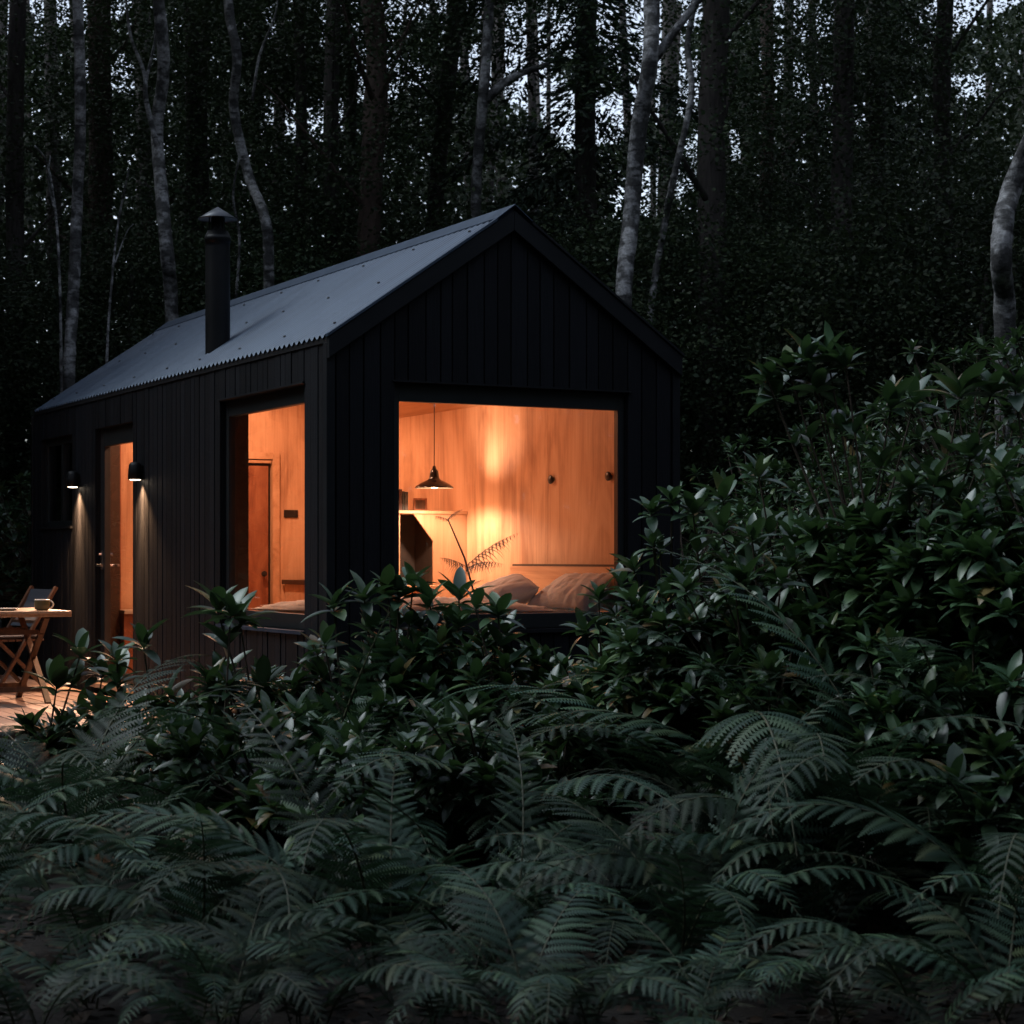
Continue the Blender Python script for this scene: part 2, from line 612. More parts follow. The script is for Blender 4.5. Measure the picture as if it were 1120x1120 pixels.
# dark lining boards inside the openings of the left wall
mb = MB()
for (t0, t1, z0, z1) in OP_L:
    mb.box(.095, WT + .012, t1 - .016, t1 - .001, z0 + .001, z1 - .001)
    mb.box(.095, WT + .012, t0 + .001, t0 + .016, z0 + .001, z1 - .001)
    mb.box(.095, WT + .012, t0 + .017, t1 - .017, z1 - .016, z1 - .001)
    mb.box(.095, WT + .012, t0 + .017, t1 - .017, z0 + .001, z0 + .016)
build("opening_lining", mb, M['reveal'], cabin)

# front gable: boards face -y
mb = MB()
cols = split_cols(.055, CW - .055, OP_F + [(CW / 2 - .0001, CW / 2, 9, 10)], rb)
for c0, c1 in cols:
    if c1 - c0 < .02:
        continue
    for z0, z1 in spans(c0, c1, ZB, 99, OP_F):
        d = rb.uniform(-.003, .003)
        a, b = c0 + .004, c1 - .004
        if z1 > 50:
            mb.prism([(a, z0), (b, z0), (b, roof_z(b) - .02), (a, roof_z(a) - .02)], 'y', d, .022)
        else:
            mb.box(a, b, d, .022, z0, z1)
build("front_wall", mb, M['char_side'], cabin, bevel=.003)


def gable_slab(mb, y0, y1, ops, inset=.0, zb=ZB + .01, drop=.03):
    e = sorted({inset, CW / 2, CW - inset} | {o[0] for o in ops} | {o[1] for o in ops})
    for c0, c1 in zip(e, e[1:]):
        for z0, z1 in spans(c0, c1, zb, 99, ops):
            if z1 > 50:
                mb.prism([(c0, z0), (c1, z0), (c1, roof_z(c1) - drop), (c0, roof_z(c0) - drop)], 'y', y0, y1)
            else:
                mb.box(c0, c1, y0, y1, z0, z1)


mb = MB()
gable_slab(mb, .0225, .10, OP_F, .05)
build("gable_core", mb, M['char_dark'], cabin)
mb = MB()
gable_slab(mb, .1005, .118, OP_F, .10, ZF, .10)
build("gable_lining", mb, M['ply'], cabin)
# right long wall and rear gable
mb = MB()
for c0, c1 in split_cols(.055, CL - .03, [], rb):
    mb.box(CW - .022, CW, c0 + .004, c1 - .004, ZB, ZE - .01)
build("side_wall", mb, M['char_side'], cabin)
mb = MB()
mb.box(CW - .09, CW - .0225, .10, CL - .10, ZB + .01, ZE - .03)
build("wall_core", mb, M['char_dark'], cabin)
mb = MB()
for c0, c1 in split_cols(.03, CW - .03, [], rb):
    mb.prism([(c0 + .004, ZB), (c1 - .004, ZB), (c1 - .004, roof_z(c1) - .02), (c0 + .004, roof_z(c0) - .02)], 'y', CL - .022, CL)
gable_slab(mb, CL - .09, CL - .0225, [], .05)
build("rear_wall", mb, M['char_side'], cabin)
# corner boards
for x0 in (-.012, CW - .046):
    mb = MB()
    mb.box(x0, x0 + .058, -.012, .05, ZB, ZE - .012)
    build("corner_board", mb, M['trim'], cabin, bevel=.004)
mb = MB()
mb.box(-.010, .05, CL - .029, CL + .012, ZB, ZE - .012)
build("corner_board", mb, M['trim'], cabin, bevel=.004)

# barge boards on the front gable
for sgn in (0, 1):
    mb = MB()
    def X(s): return CW - s if sgn else s
    e = .010
    lo = [(-e, ZE - e * SL - .105), (CW / 2 - .0005, ZA - .105), (CW / 2 - .0005, ZA + .028), (-e, ZE - e * SL + .028)]
    mb.prism([(X(s), z) for s, z in lo], 'y', -.045, -.014)
    build("barge_board", mb, M['trim'], cabin, bevel=.003)

# corrugated roof, two slopes in one sheet mesh + screws
mb = MB()
PER, AMP = .086, .012
ny_ = int((CL + .06) / PER * 8)
for sgn in (0, 1):
    vs, fs = [], []
    for i in range(ny_ + 1):
        y = -.05 + (CL - .07) * i / ny_
        dz = AMP * math.cos(2 * PI * y / PER)
        for s, zz in ((-.018, ZE - .018 * SL), (CW / 2, ZA)):
            vs.append((CW - s if sgn else s, y, zz + .040 + dz))
    for i in range(ny_):
        q = (2 * i, 2 * i + 1, 2 * i + 3, 2 * i + 2)
        fs.append(q if sgn else q[::-1])
    mb.add(vs, fs, 0)
    for row, s in enumerate((.12, .62, 1.08)):
        for k in range(9):
            y = round((.19 + .84 * k + (.42 if row == 1 else 0)) / PER) * PER
            if y > CL - .2: continue
            z = ZE + s * SL + .040 + AMP
            xx = CW - s if sgn else s
            mb.lathe((xx, y, z), [(.011, -.004), (.011, .003), (.008, .008), (.0, .009)], 8, 1)
roof = build("roof", mb, [M['roof'], M['screw']], cabin, smooth=True)
mb = MB()
y0, y1 = -.055, CL - .11
pr = [(CW / 2 - .13, ZA - .13 * SL + .056), (CW / 2, ZA + .066), (CW / 2 + .13, ZA - .13 * SL + .056),
      (CW / 2 + .13, ZA - .13 * SL + .050), (CW / 2, ZA + .059), (CW / 2 - .13, ZA - .13 * SL + .050)]
mb.prism(pr, 'y', y0, y1)
build("ridge_cap", mb, M['roof'], roof)
mb = MB()   # verge flashing along both front edges and dark eave fillers
for sgn in (0, 1):
    def X(s): return CW - s if sgn else s
    mb.prism([(X(-.02), ZE - .02 * SL + .036), (X(CW / 2 - .13), ZA - .13 * SL + .036), (X(CW / 2 - .13), ZA - .13 * SL + .054), (X(-.02), ZE - .02 * SL + .054)],
             'y', -.056, -.012, sgn)  # right flashing black: its unlit edge is put into the colour
build("verge_flashing", mb, [M['roof'], M['trim']], roof)
mb = MB()
for sgn in (0, 1):
    def X(s): return CW - s if sgn else s
    mb.prism([(X(-.01), ZE - .01 * SL - .005), (X(CW / 2), ZA - .005), (X(CW / 2), ZA + .026), (X(-.01), ZE - .01 * SL + .026)], 'y', -.010, CL - .1)
build("roof_deck", mb, M['char_dark'], roof)

# flue
fx, fy = .30, 2.86
zb = roof_z(fx)
fl = build("flue", (lambda m: (m.lathe((fx, fy, 0), [(.094, zb - .2), (.094, zb + .80), (.094, zb + .84), (.099, zb + .842), (.099, zb + .885), (.094, zb + .888),
           (.078, zb + .925), (.062, zb + .93), (.062, zb + .90)], 32), m)[1])(MB()), M['flue'], cabin, smooth=True)
fl.data.polygons.foreach_set("use_smooth", [True] * len(fl.data.polygons))
mb = MB()
mb.lathe((fx, fy, zb), [(.050, .90), (.050, 1.03)], 20)
for k in range(3):
    a = 2 * PI * k / 3 + .4
    mb.bar((fx + .066 * math.cos(a), fy + .066 * math.sin(a), zb + .90), (fx + .066 * math.cos(a), fy + .066 * math.sin(a), zb + 1.04), .014, .006)
build("flue_neck", mb, M['flue'], fl)
mb = MB()
mb.lathe((fx, fy, zb), [(.142, 1.018), (.145, 1.012), (.146, 1.020), (.075, 1.066), (.006, 1.108), (0, 1.110)], 36)
mb.lathe((fx, fy, zb), [(.142, 1.018), (.03, 1.04)], 36)
build("cowl", mb, M['cowl'], fl, smooth=True)


# windows and door -------------------------------------------------
def frame_ring(mb, axis, d0, d1, a0, a1, z0, z1, wl, wr, wb, wt):
    def B(p, q, r, s):
        if axis == 'x':
            mb.box(d0, d1, p, q, r, s)
        else:
            mb.box(p, q, d0, d1, r, s)
    B(a0, a0 + wl, z0, z1)
    B(a1 - wr, a1, z0, z1)
    B(a0 + wl, a1 - wr, z1 - wt, z1)
    B(a0 + wl, a1 - wr, z0, z0 + wb)


def window(name, axis, op, d0, d1, w, parent, label=None):
    a0, a1, z0, z1 = op
    mb = MB()
    frame_ring(mb, axis, d0, d1, a0 + .002, a1 - .002, z0 + .002, z1 - .002, *w)
    o = build(name, mb, M['frame'], parent, bevel=.004, label=label)
    mb = MB()
    dm = (d0 + d1) / 2
    p = (a0 + w[0] - .004, a1 - w[1] + .004, z0 + w[2] - .004, z1 - w[3] + .004)
    if axis == 'x':
        mb.add([(dm, p[0], p[2]), (dm, p[1], p[2]), (dm, p[1], p[3]), (dm, p[0], p[3])], [(0, 3, 2, 1)])
    else:
        mb.add([(p[0], dm, p[2]), (p[1], dm, p[2]), (p[1], dm, p[3]), (p[0], dm, p[3])], [(0, 1, 2, 3)])
    build("pane", mb, M['glass'], o)
    return o


wf = window("window", 'y', OP_F[0], .045, .098, (.05, .05, .10, .115), cabin, "large square picture window in the gable end")
mb = MB(); mb.box(.44, 2.217, -.028, .046, 1.106, 1.129)
build("sill", mb, M['trim'], wf)
mb = MB(); mb.box(.44, 2.217, -.016, .024, 2.718, 2.73)
build("drip_head", mb, M['trim'], wf)
wl_ = window("window", 'x', OP_L[0], .045, .098, (.05, .06, .10, .11), cabin, "tall window in the long wall beside the corner")
mb = MB(); mb.box(-.028, .046, .378, 1.99, 1.106, 1.129)
build("sill", mb, M['roof'], wl_)
mb = MB(); mb.box(-.016, .024, .378, 1.99, 2.718, 2.73)
build("drip_head", mb, M['trim'], wl_)
ws = window("window", 'x', OP_L[2], .05, .098, (.05, .05, .05, .06), cabin, "small dark window at the far end of the long wall")
mb = MB(); mb.box(.042, .10, 6.28, 6.34, 1.936, 2.638)
build("mullion", mb, M['frame'], ws)
mb = MB(); mb.box(-.02, .046, 5.81, 6.91, 1.862, 1.882)
build("sill", mb, M['trim'], ws)
dr = window("door", 'x', (4.043, 5.103, ZF - .03, 2.700), .045, .098, (.07, .12, .10, .15), cabin, "narrow glazed entrance door with black frame")
mb = MB()
hx, hy, hz = .045, 4.995, 0
mb.box(.033, .046, 5.02, 5.055, 1.50, 1.66)
mb.tube([(.033, 5.037, 1.535), (.0, 5.037, 1.535), (-.006, 5.03, 1.535), (-.006, 4.90, 1.535)], .011, 8)
mb.tube([(.033, 5.037, 1.63), (.012, 5.037, 1.63)], .012, 8)
mb.tube([(.10, 5.037, 1.535), (.135, 5.037, 1.535), (.14, 5.03, 1.535), (.14, 4.90, 1.535)], .011, 8)
build("handle", mb, M['chrome'], dr, smooth=False)
mb = MB(); mb.box(-.06, .09, 4.02, 5.125, ZF - .065, ZF - .032)
build("threshold", mb, M['tabletop'], dr)

# interior shell ---------------------------------------------------
mb = MB(); mb.box(.102, CW - .095, .119, CL - .1, ZF - .08, ZF)
build("floor_board", mb, M['ply_flat'], cabin)
XR = 2.50
mb = MB()
cuts = [.119, .42, 1.65, 2.87, 4.09, 5.3, 6.5, CL - .10]
for a, b in zip(cuts, cuts[1:]):
    mb.box(XR, XR + .009, a + .0012, b - .0012, ZF, 2.86)
build("wall_lining", mb, M['ply'], cabin)
mb = MB()
for sgn in (0, 1):
    def X(s): return CW - s if sgn else s
    c = .10
    zc = 2.83
    sl2 = .66
    mb.prism([(X(c), zc), (X(CW / 2), zc + (CW / 2 - c) * sl2), (X(CW / 2), zc + (CW / 2 - c) * sl2 + .015), (X(c), zc + .015)], 'y', .119, CL - .10)
build("ceiling_lining", mb, M['ply_flat'], cabin)
TP = 5.30
mb = MB()
zc2 = 2.83 + (CW / 2 - .1) * .66
mb.prism([(.201, ZF), (1.05, ZF), (1.05, 2.49), (1.69, 2.49), (1.69, ZF), (XR - .001, ZF), (XR - .001, 2.828), (CW / 2, zc2 - .002), (.201, 2.88)], 'y', TP, TP + .06)
build("partition", mb, M['ply'], cabin)
mb = MB()
for a, b, z0, z1 in ((.985, 1.05, ZF, 2.55), (1.69, 1.755, ZF, 2.55), (1.05, 1.69, 2.49, 2.55)):
    mb.box(a, b, TP - .02, TP - .001, z0, z1)
mb.box(1.06, 1.68, TP - .006, TP + .05, 2.455, 2.482)
build("door_surround", mb, M['ply_flat'], cabin, bevel=.003)
mb = MB(); mb.box(1.075, 1.655, TP + .012, TP + .045, ZF + .01, 2.43)
mb.box(1.052, 1.688, TP + .05, TP + .058, ZF, 2.488, 1)
idoor = build("inner_door", mb, [M['ply_red'], M['dark_in']], cabin)
mb = MB()
mb.lathe((0, 0, 0), [(0, 0), (.012, 0), (.012, .03), (.026, .036), (.026, .05), (.0, .055)], 16)
mb.v = [(1.60 + v[0], TP + .012 - v[2], 1.455 + v[1]) for v in mb.v]
build("knob", mb, M['black_metal'], idoor)
mb = MB(); mb.box(1.80, 1.935, TP - .012, TP - .0005, 1.965, 2.035)
build("light_switch", mb, M['black_metal'], cabin, bevel=.003)
mb = MB(); mb.box(.201, .268, TP - .06, TP - .001, ZF, 2.86)
build("shaded_corner_strip", mb, M['ply_red'], cabin)  # reddish strip stands in for the shadowed corner
# round pegs on the plywood wall over the bed
for (t, z) in ((1.566, 2.19), (.726, 2.185)):
    mb = MB()
    mb.lathe((0, 0, 0), [(0, 0), (.016, 0), (.016, .010), (.032, .014), (.034, .026), (.028, .032), (0, .034)], 18)
    mb.v = [(XR - v[2], t + v[0], z + v[1]) for v in mb.v]
    build("peg", mb, M['black_metal'], cabin, smooth=True)
# low counter by the partition, seen through the side window
ct = empty("counter", (2.1, 4.5, ZF), "low plywood counter with a dark top seen low through the side window", "counter")
mb = MB(); mb.box(1.80, XR - .002, 4.55, TP - .03, ZF, 1.36)
build("cupboard", mb, M['ply'], ct)
mb = MB(); mb.box(1.77, XR - .002, 4.52, TP - .025, 1.361, 1.40)
build("worktop", mb, M['reveal'], ct)

bn = empty("bench", (.6, 5.1, ZF), "pale-topped plywood bench seen low through the glazed door", "bench")
mb = MB(); mb.box(.215, .93, 4.98, TP - .062, ZF, 1.118)
build("bench_base", mb, M['ply_red'], bn)
mb = MB(); mb.box(.212, .94, 4.95, TP - .061, 1.12, 1.15)
build("bench_top", mb, M['cream'], bn)
# bed --------------------------------------------------------------
bed = empty("bed", (1.3, 1.1, ZF), "built-in bed with pale linen directly inside the picture window", "bed")
mb = MB(); mb.box(.22, XR - .002, .13, 2.10, ZF, .98)
build("bed_base", mb, M['ply'], bed)
mb = MB(); mb.box(XR - .12, XR - .002, .13, 2.03, .985, 1.535)
mb.box(XR - .105, XR - .002, .13, 2.02, 1.536, 1.552, 1)  # dark strip paints in the shadow gap along the headboard top
build("headboard", mb, [M['ply_flat'], M['reveal']], bed)


def soft(name, c, size, rot, parent, mat, seed, wr=.02):
    """a cushion or mattress: rounded box with creases"""
    rn = np.random.RandomState(seed)
    n = 40
    V, F = [], []
    from mathutils import noise as mn
    for side in (1, -1):
        o = len(V)
        for j in range(n + 1):
            for i in range(n + 1):
                u, w = i / n * 2 - 1, j / n * 2 - 1
                prof = max(0, (1 - abs(u) ** 3.2)) ** .5 * max(0, (1 - abs(w) ** 3.2)) ** .5
                pin = 1 - .10 * (1 - abs(w)) ** 1 * abs(u) ** 3 - 0
                x, y = u * size[0] / 2 * pin, w * size[1] / 2 * (1 - .10 * (1 - abs(u)) * abs(w) ** 3)
                z = side * (size[2] / 2 * prof)
                q = Vector((x * 3 + y * 1.2 + seed, y * 9 - x * 2.5, side * 3))
                cr = abs(mn.noise(q * 1.1)) * .9 + abs(mn.noise(q * 2.6)) * .45 + abs(mn.noise(q * 5.5)) * .2
                z -= side * wr * (cr - .3) * (prof ** .4)
                V.append((x, y, z))
        for j in range(n):
            for i in range(n):
                a = o + j * (n + 1) + i
                q = (a, a + 1, a + n + 2, a + n + 1)
                F.append(q if side > 0 else q[::-1])
    Mx = Matrix.Translation(Vector(c)) @ (Matrix.Rotation(rot[2], 4, 'Z') @ Matrix.Rotation(rot[1], 4, 'Y') @ Matrix.Rotation(rot[0], 4, 'X'))
    mb = MB()
    mb.add([Mx @ Vector(v) for v in V], F)
    return build(name, mb, mat, parent, smooth=True)


soft("mattress", (1.30, 1.10, 1.085), (2.1, 1.9, .22), (0, 0, 0), bed, M['linen'], 3, .02)
dv = soft("duvet", (1.00, 1.05, 1.24), (1.5, 1.7, .16), (0, 0, .1), None, M['linen'], 11, .05)
tag(dv, "rumpled pale duvet spread over the bed behind the picture window", "duvet")
p1 = soft("pillow", (2.06, .47, 1.335), (.46, .70, .22), (0, R(-30), R(8)), None, M['linen'], 21, .032)
tag(p1, "large pale pillow leaning nearest the lower right corner of the picture window", "pillow", "pillows on the bed")
p2 = soft("pillow", (1.78, 1.02, 1.335), (.46, .64, .21), (R(5), R(-22), R(-22)), None, M['linen'], 37, .032)
tag(p2, "creased pillow lit orange by the lamp, left of the large pillow", "pillow", "pillows on the bed")
p3 = soft("pillow", (2.27, .36, 1.36), (.3, .45, .16), (0, R(-58), R(0)), None, M['linen'], 41, .032)
tag(p3, "small pillow propped upright on the headboard behind the large pillow", "pillow", "pillows on the bed")

# shelf unit beyond the foot of the bed ----------------------------
sh = empty("shelf_unit", (2.15, 3.15, ZF), "plywood shelf unit with slanting side and dark recess beyond the bed", "shelf")
TS = 3.0
mb = MB(); mb.box(1.72, XR - .002, TS - .012, TS + .40, 1.958, 1.982)
build("top_board", mb, M['ply_flat'], sh)
mb = MB()
mb.prism([(2.012, 1.957), (XR - .002, 1.957), (XR - .002, ZF), (2.192, ZF), (2.192, 1.733)], 'y', TS, TS + .02)
build("end_panel", mb, M['ply_mid'], sh)
mb = MB(); mb.box(1.72, 2.191, TS - .25, TS + .39, 1.345, 1.375)
mb.box(1.74, 2.191, TS + .02, TS + .04, ZF, 1.344)
build("ledge", mb, M['ply_flat'], sh)
mb = MB(); mb.box(1.895, XR - .003, TS + .37, TS + .39, 1.376, 1.956)
mb.box(2.2, 2.215, TS + .021, TS + .369, 1.376, 1.956)
build("shade_backing", mb, M['dark_in'], sh)  # black backing stands in for the shaded kitchen beyond
mb = MB(); mb.box(1.878, 1.894, TS + .002, TS + .39, 1.376, 1.956)
build("divider", mb, M['ply'], sh)
bk = random.Random(5)
x = 1.84
for i, (w, h, c, lab) in enumerate([(.028, .165, (.05, .03, .02), "dark brown book at the left end of the shelf row"), (.022, .15, (.03, .03, .03), "black book second in the shelf row"),
                             (.034, .17, (.08, .035, .025), "thick reddish-brown book in the middle of the shelf row"), (.02, .155, (.04, .045, .04), "thin grey-green book right of the thick reddish one"),
                             (.030, .15, (.06, .05, .04), "taupe book at the right end of the shelf row")]):
    mb = MB(); mb.box(x, x + w - .002, TS + .03, TS + .15, 1.983, 1.983 + h)
    mb.box(x + .003, x + w - .005, TS + .028, TS + .14, 1.983 + h, 1.983 + h + .0015, 1)
    b = build("book", mb, [plain("book_cover_%s" % "abcde"[i], c, .6), M['cream']], None, bevel=.001)
    tag(b, lab, "book", "books on the shelf unit")
    x += w + .002
pf = empty("picture_frame", (2.12, TS + .08, 1.983), "small brown picture frame standing on the shelf beside the books", "picture frame")
mb = MB(); frame_ring(mb, 'y', TS + .06, TS + .075, 2.045, 2.165, 1.983, 2.085, .014, .014, .014, .014)
build("frame", mb, M['ply_red'], pf)
mb = MB(); mb.box(2.058, 2.152, TS + .066, TS + .072, 1.996, 2.072)
build("picture", mb, M['teak'], pf)

# pendant lamp ------------------------------------------------------
PX, PY, PZ = 2.01, 2.61, 2.15
pl = empty("pendant_lamp", (PX, PY, PZ), "black enamel pendant lamp glowing over the bed", "lamp")
mb = MB()
mb.lathe((PX, PY, PZ), [(.152, 0), (.155, .004), (.150, .012), (.120, .034), (.085, .052), (.052, .066), (.040, .082), (.036, .115), (.030, .14), (.018, .15), (.012, .175), (.0, .178)], 40)
build("shade", mb, M['enamel'], pl, smooth=True)
mb = MB()
mb.lathe((PX, PY, PZ), [(.150, .001), (.116, .030), (.080, .047), (.045, .060), (0, .062)], 40)
build("shade_lining", mb, M['enamel_white'], pl, smooth=True)
mb = MB(); mb.tube([(PX, PY, PZ + .175), (PX, PY, 3.3)], .0042, 6)
build("cord", mb, M['black_metal'], pl)
mb = MB(); mb.lathe((PX, PY, PZ), [(0, -.002), (.02, .003), (.03, .02), (.026, .04), (.012, .055), (.012, .062)], 16)
build("bulb", mb, M['bulb'], pl, smooth=True)


def lamp(name, kind, loc, e, c, parent=None, aim=None, size=.03, cone=60, blend=.5):
    l = bpy.data.lights.new(name, kind)
    l.energy = e
    l.color = c
    l.shadow_soft_size = size
    o = bpy.data.objects.new(name, l)
    if kind == 'SPOT':
        l.spot_size = R(cone)
        l.spot_blend = blend
    COL.objects.link(o)
    o.location = Vector(loc) - origin_of(parent)
    if parent:
        o.parent = parent
    if aim is not None:
        o.rotation_euler = (Vector(loc) - Vector(aim)).to_track_quat('Z', 'Y').to_euler()
    return o


WARM = (1, .47, .265)
lamp("bulb_light", 'SPOT', (PX, PY, PZ - .006), 54, (1, .60, .41), pl, aim=(PX, PY, 0), size=.03, cone=158, blend=.45)
lamp("neck_light", 'SPOT', (PX + .045, PY - .02, PZ + .10), 17, (1, .60, .41), pl, aim=(2.5, 2.50, 2.66), size=.05, cone=105, blend=1.0)
# small ceiling cans above the window opening, unseen: front added to brighten plywood, rear inferred from lit partition
for ly, le, aim in ((2.7, 58, (1.25, 2.5, 1)), (4.35, 120, (1.0, 4.7, 1))):
    mb = MB(); mb.lathe((.95, ly, 3.3), [(0, .09), (.06, .09), (.06, .0), (.052, .0), (.052, .06), (0, .06)], 20)
    build("unseen_ceiling_can", mb, M['enamel'], cabin)
    lamp("unseen_can_light", 'SPOT', (.95, ly, 3.31), le * .95, WARM, cabin, aim=aim, size=.04, cone=165, blend=.4)

# wall lamps --------------------------------------------------------
for (t, lab) in ((5.59, "small black wall lamp left of the glazed door, shining down the boards"), (3.78, "small black wall lamp right of the glazed door, shining down the boards")):
    w = empty("wall_lamp", (0, t, 2.22), lab, "wall lamp", "wall lamps beside the door")
    mb = MB()
    c = (-.060, t, 2.22)
    mb.lathe(c, [(.053, .0), (.057, .002), (.056, .06), (.050, .112), (.040, .134), (.02, .140), (0, .141)], 26)
    mb.lathe(c, [(.053, .0), (.049, .03), (.0, .032)], 26)
    build("shade", mb, M['flue'], w, smooth=True)
    mb = MB(); mb.box(-.012, -.003, t - .028, t + .028, 2.25, 2.335)
    build("bracket", mb, M['flue'], w)
    mb = MB(); mb.lathe(c, [(0, -.007), (.034, -.005), (.046, .002), (.047, .012), (0, .022)], 20)
    build("lens", mb, M['lamp_disc'], w)
    lamp("wall_light", 'SPOT', (-.054, t, 2.196), 190, (1, .55, .28), w, aim=(-.008, t, 1.35), size=.03, cone=36, blend=1.0)
    lamp("wall_wash", 'SPOT', (-.052, t, 2.200), 62, (1, .55, .28), w, aim=(-.012, t, 1.6), size=.03, cone=104, blend=1.0)
    # the wide spill of the same lamp onto deck and table
    lamp("wall_spill", 'SPOT', (-.066, t, 2.19), 165, (1, .60, .38), w, aim=(-1.5, t - 1.7, .47), size=.03, cone=72, blend=.9)

# ------------------------------------------------------------------ deck
ZD = .47
dk = empty("timber_deck", (-1.6, 4.2, ZD), "low timber deck of lengthwise boards along the cabin's long wall", "deck")
mb = MB()
x = -4.2
rd = random.Random(12)
while x < -.16:
    w = .118
    e = rd.uniform(3.4, 5.2)
    d = rd.uniform(-.0015, .0015)
    mb.box(x, x + w, 1.46, e, ZD - .025, ZD + d)
    mb.box(x, x + w, e + .004, 7.6, ZD - .025, ZD + rd.uniform(-.0015, .0015))
    x += w + .010
build("deck_boards", mb, M['deckwood'], dk, bevel=.002)
mb = MB(); mb.box(-4.2, -.15, 1.434, 1.458, ZD - .19, ZD - .004)
build("fascia", mb, M['reveal'], dk)
mb = MB()
for xx in (-4.1, -2.9, -1.7, -.5):
    mb.box(xx, xx + .08, 1.5, 7.5, ZD - .2, ZD - .027)
    for yy in (1.6, 4.2, 7.0):
        mb.box(xx + .082, xx + .16, yy, yy + .08, -.1, ZD - .03)
build("joist", mb, M['reveal'], dk)

# table ---------------------------------------------------------------
TC = at(6, 15.25)
tb = empty("folding_table", (TC.x, TC.y, ZD), "folding wooden table with crossed legs standing on the deck", "table")
TZ = ZD + .72
w2, l2 = .38, .55
mb = MB()
for i in range(6):
    a = -w2 + i * (2 * w2 / 6)
    mb.box(TC.x + a + .003, TC.x + a + 2 * w2 / 6 - .003, TC.y - l2, TC.y + l2, TZ - .022, TZ)
mb.box(TC.x - w2, TC.x + w2, TC.y - l2 + .02, TC.y - l2 + .06, TZ - .045, TZ - .0225)
mb.box(TC.x - w2, TC.x + w2, TC.y + l2 - .06, TC.y + l2 - .02, TZ - .045, TZ - .0225)
build("tabletop", mb, M['tabletop'], tb, bevel=.002)
for sx in (-.235, .235):
    for sg in (-1, 1):
        mb = MB()
        o = .0 if sg > 0 else -.034
        mb.bar((TC.x + sx + o, TC.y - sg * .40, ZD), (TC.x + sx + o - sg * .02, TC.y + sg * .40, TZ - .05), .03, .042, up=(1, 0, 0))
        build("leg", mb, M['teak'], tb)
for sg in (-1, 1):
    for f in (.16, .82):
        mb = MB()
        yy = TC.y - sg * .40 + sg * .80 * f
        mb.bar((TC.x - .25, yy, ZD + (TZ - .05 - ZD) * f), (TC.x + .235, yy, ZD + (TZ - .05 - ZD) * f), .022, .04)
        build("stretcher", mb, M['teak'], tb)


# chairs ----------------------------------------------------------------
def make_chair(loc, rz, label):
    r = empty("folding_chair", loc, label, "chair", "folding chairs at the deck table", rz)
    def bl(name, fn, mat, bev=0):
        mb = MB(); fn(mb)
        me = bpy.data.meshes.new(name)
        me.from_pydata(mb.v, [], mb.f)
        me.materials.append(mat)
        o = bpy.data.objects.new(name, me)
        link(o, r)
        if bev:
            b = o.modifiers.new("bevel", "BEVEL"); b.width = bev
        return o
    # faces +y; seat .45
    def post(sx):
        return lambda mb: mb.bar((sx, .24, 0), (sx, -.30, .88), .026, .04, up=(1, 0, 0))
    def fleg(sx):
        return lambda mb: mb.bar((sx * .93, -.24, 0), (sx * .93, .22, .44), .026, .04, up=(1, 0, 0))
    for sx in (-.24, .24):
        bl("back_post", post(sx), M['teak'])
        bl("leg", fleg(sx), M['teak'])
    def seat(mb):
        for i in range(7):
            y = -.20 + i * .065
            mb.box(-.215, .215, y, y + .055, .425, .443)
    bl("seat", seat, M['teak'])
    def cush(mb):
        mb.box(-.21, .21, -.2, .25, .446, .485)
    bl("cushion", cush, M['fabric'], .015)
    def back(mb):
        mb.bar((-.225, -.215, .58), (.225, -.215, .58), .012, .012)
        a = Vector((0, -.095, .545)); b = Vector((0, -.285, .855))
        d = (b - a).normalized(); nrm = Vector((0, d.z, -d.y))
        vs = []
        for k in range(7):
            p = a + (b - a) * k / 6 - nrm * (.02 * math.sin(PI * k / 6))
            for x in (-.225, .225):
                vs.append(p + Vector((x, 0, 0)))
                vs.append(p + Vector((x, 0, 0)) + nrm * .008)
        fs = []
        for k in range(6):
            i = k * 4
            fs += [(i, i + 2, i + 6, i + 4), (i + 1, i + 5, i + 7, i + 3)]
        mb.add(vs, fs)
    bl("backrest", back, M['fabric'])
    def rails(mb):
        mb.bar((-.24, -.12, .585), (.24, -.12, .585), .02, .03)
        mb.bar((-.24, .16, .13), (.24, .16, .13), .02, .03)
        mb.bar((-.24, .25, .41), (.24, .25, .41), .02, .035)
    bl("rail", rails, M['teak'])
    return r


c1 = at(12, 16.4)
make_chair((c1.x, c1.y, ZD + .003), R(100), "folding wooden chair with charcoal back behind the deck table")

mug = empty("mug", (at(46, 15.05).x, at(46, 15.05).y, TZ), "olive ceramic mug with pale rim standing on the folding table", "mug")
mc = at(46, 15.05, TZ + .001)
mb = MB()
mb.lathe(mc, [(0, 0), (.040, 0), (.056, .012), (.060, .045), (.058, .078)], 28)
mb.lathe(mc, [(.052, .078), (.052, .012), (0, .01)], 28)
build("body", mb, M['ceramic'], mug, smooth=True)
mb = MB()
mb.lathe(mc, [(.0582, .076), (.060, .082), (.055, .087), (.052, .082), (.052, .076)], 28)
build("rim", mb, M['cream'], mug, smooth=True)
mb = MB()
hp = []
for k in range(9):
    a = -PI / 2 + PI * k / 8
    hp.append(Vector(mc) + RT * (.055 + .032 * math.cos(a)) + Vector((0, 0, .046 + .028 * math.sin(a))))
mb.tube(hp, .007, 8)
build("handle", mb, M['cream'], mug, smooth=True)
sc_ = at(8, 15.0, TZ + .001)
mb = MB()
mb.lathe(sc_, [(0, 0), (.055, 0), (.09, .014), (.094, .016), (.09, .019), (.055, .005), (0, .004)], 32)
tag(build("plate", mb, M['cream'], None, smooth=True), "small cream plate lying on the folding table left of the mug", "plate")

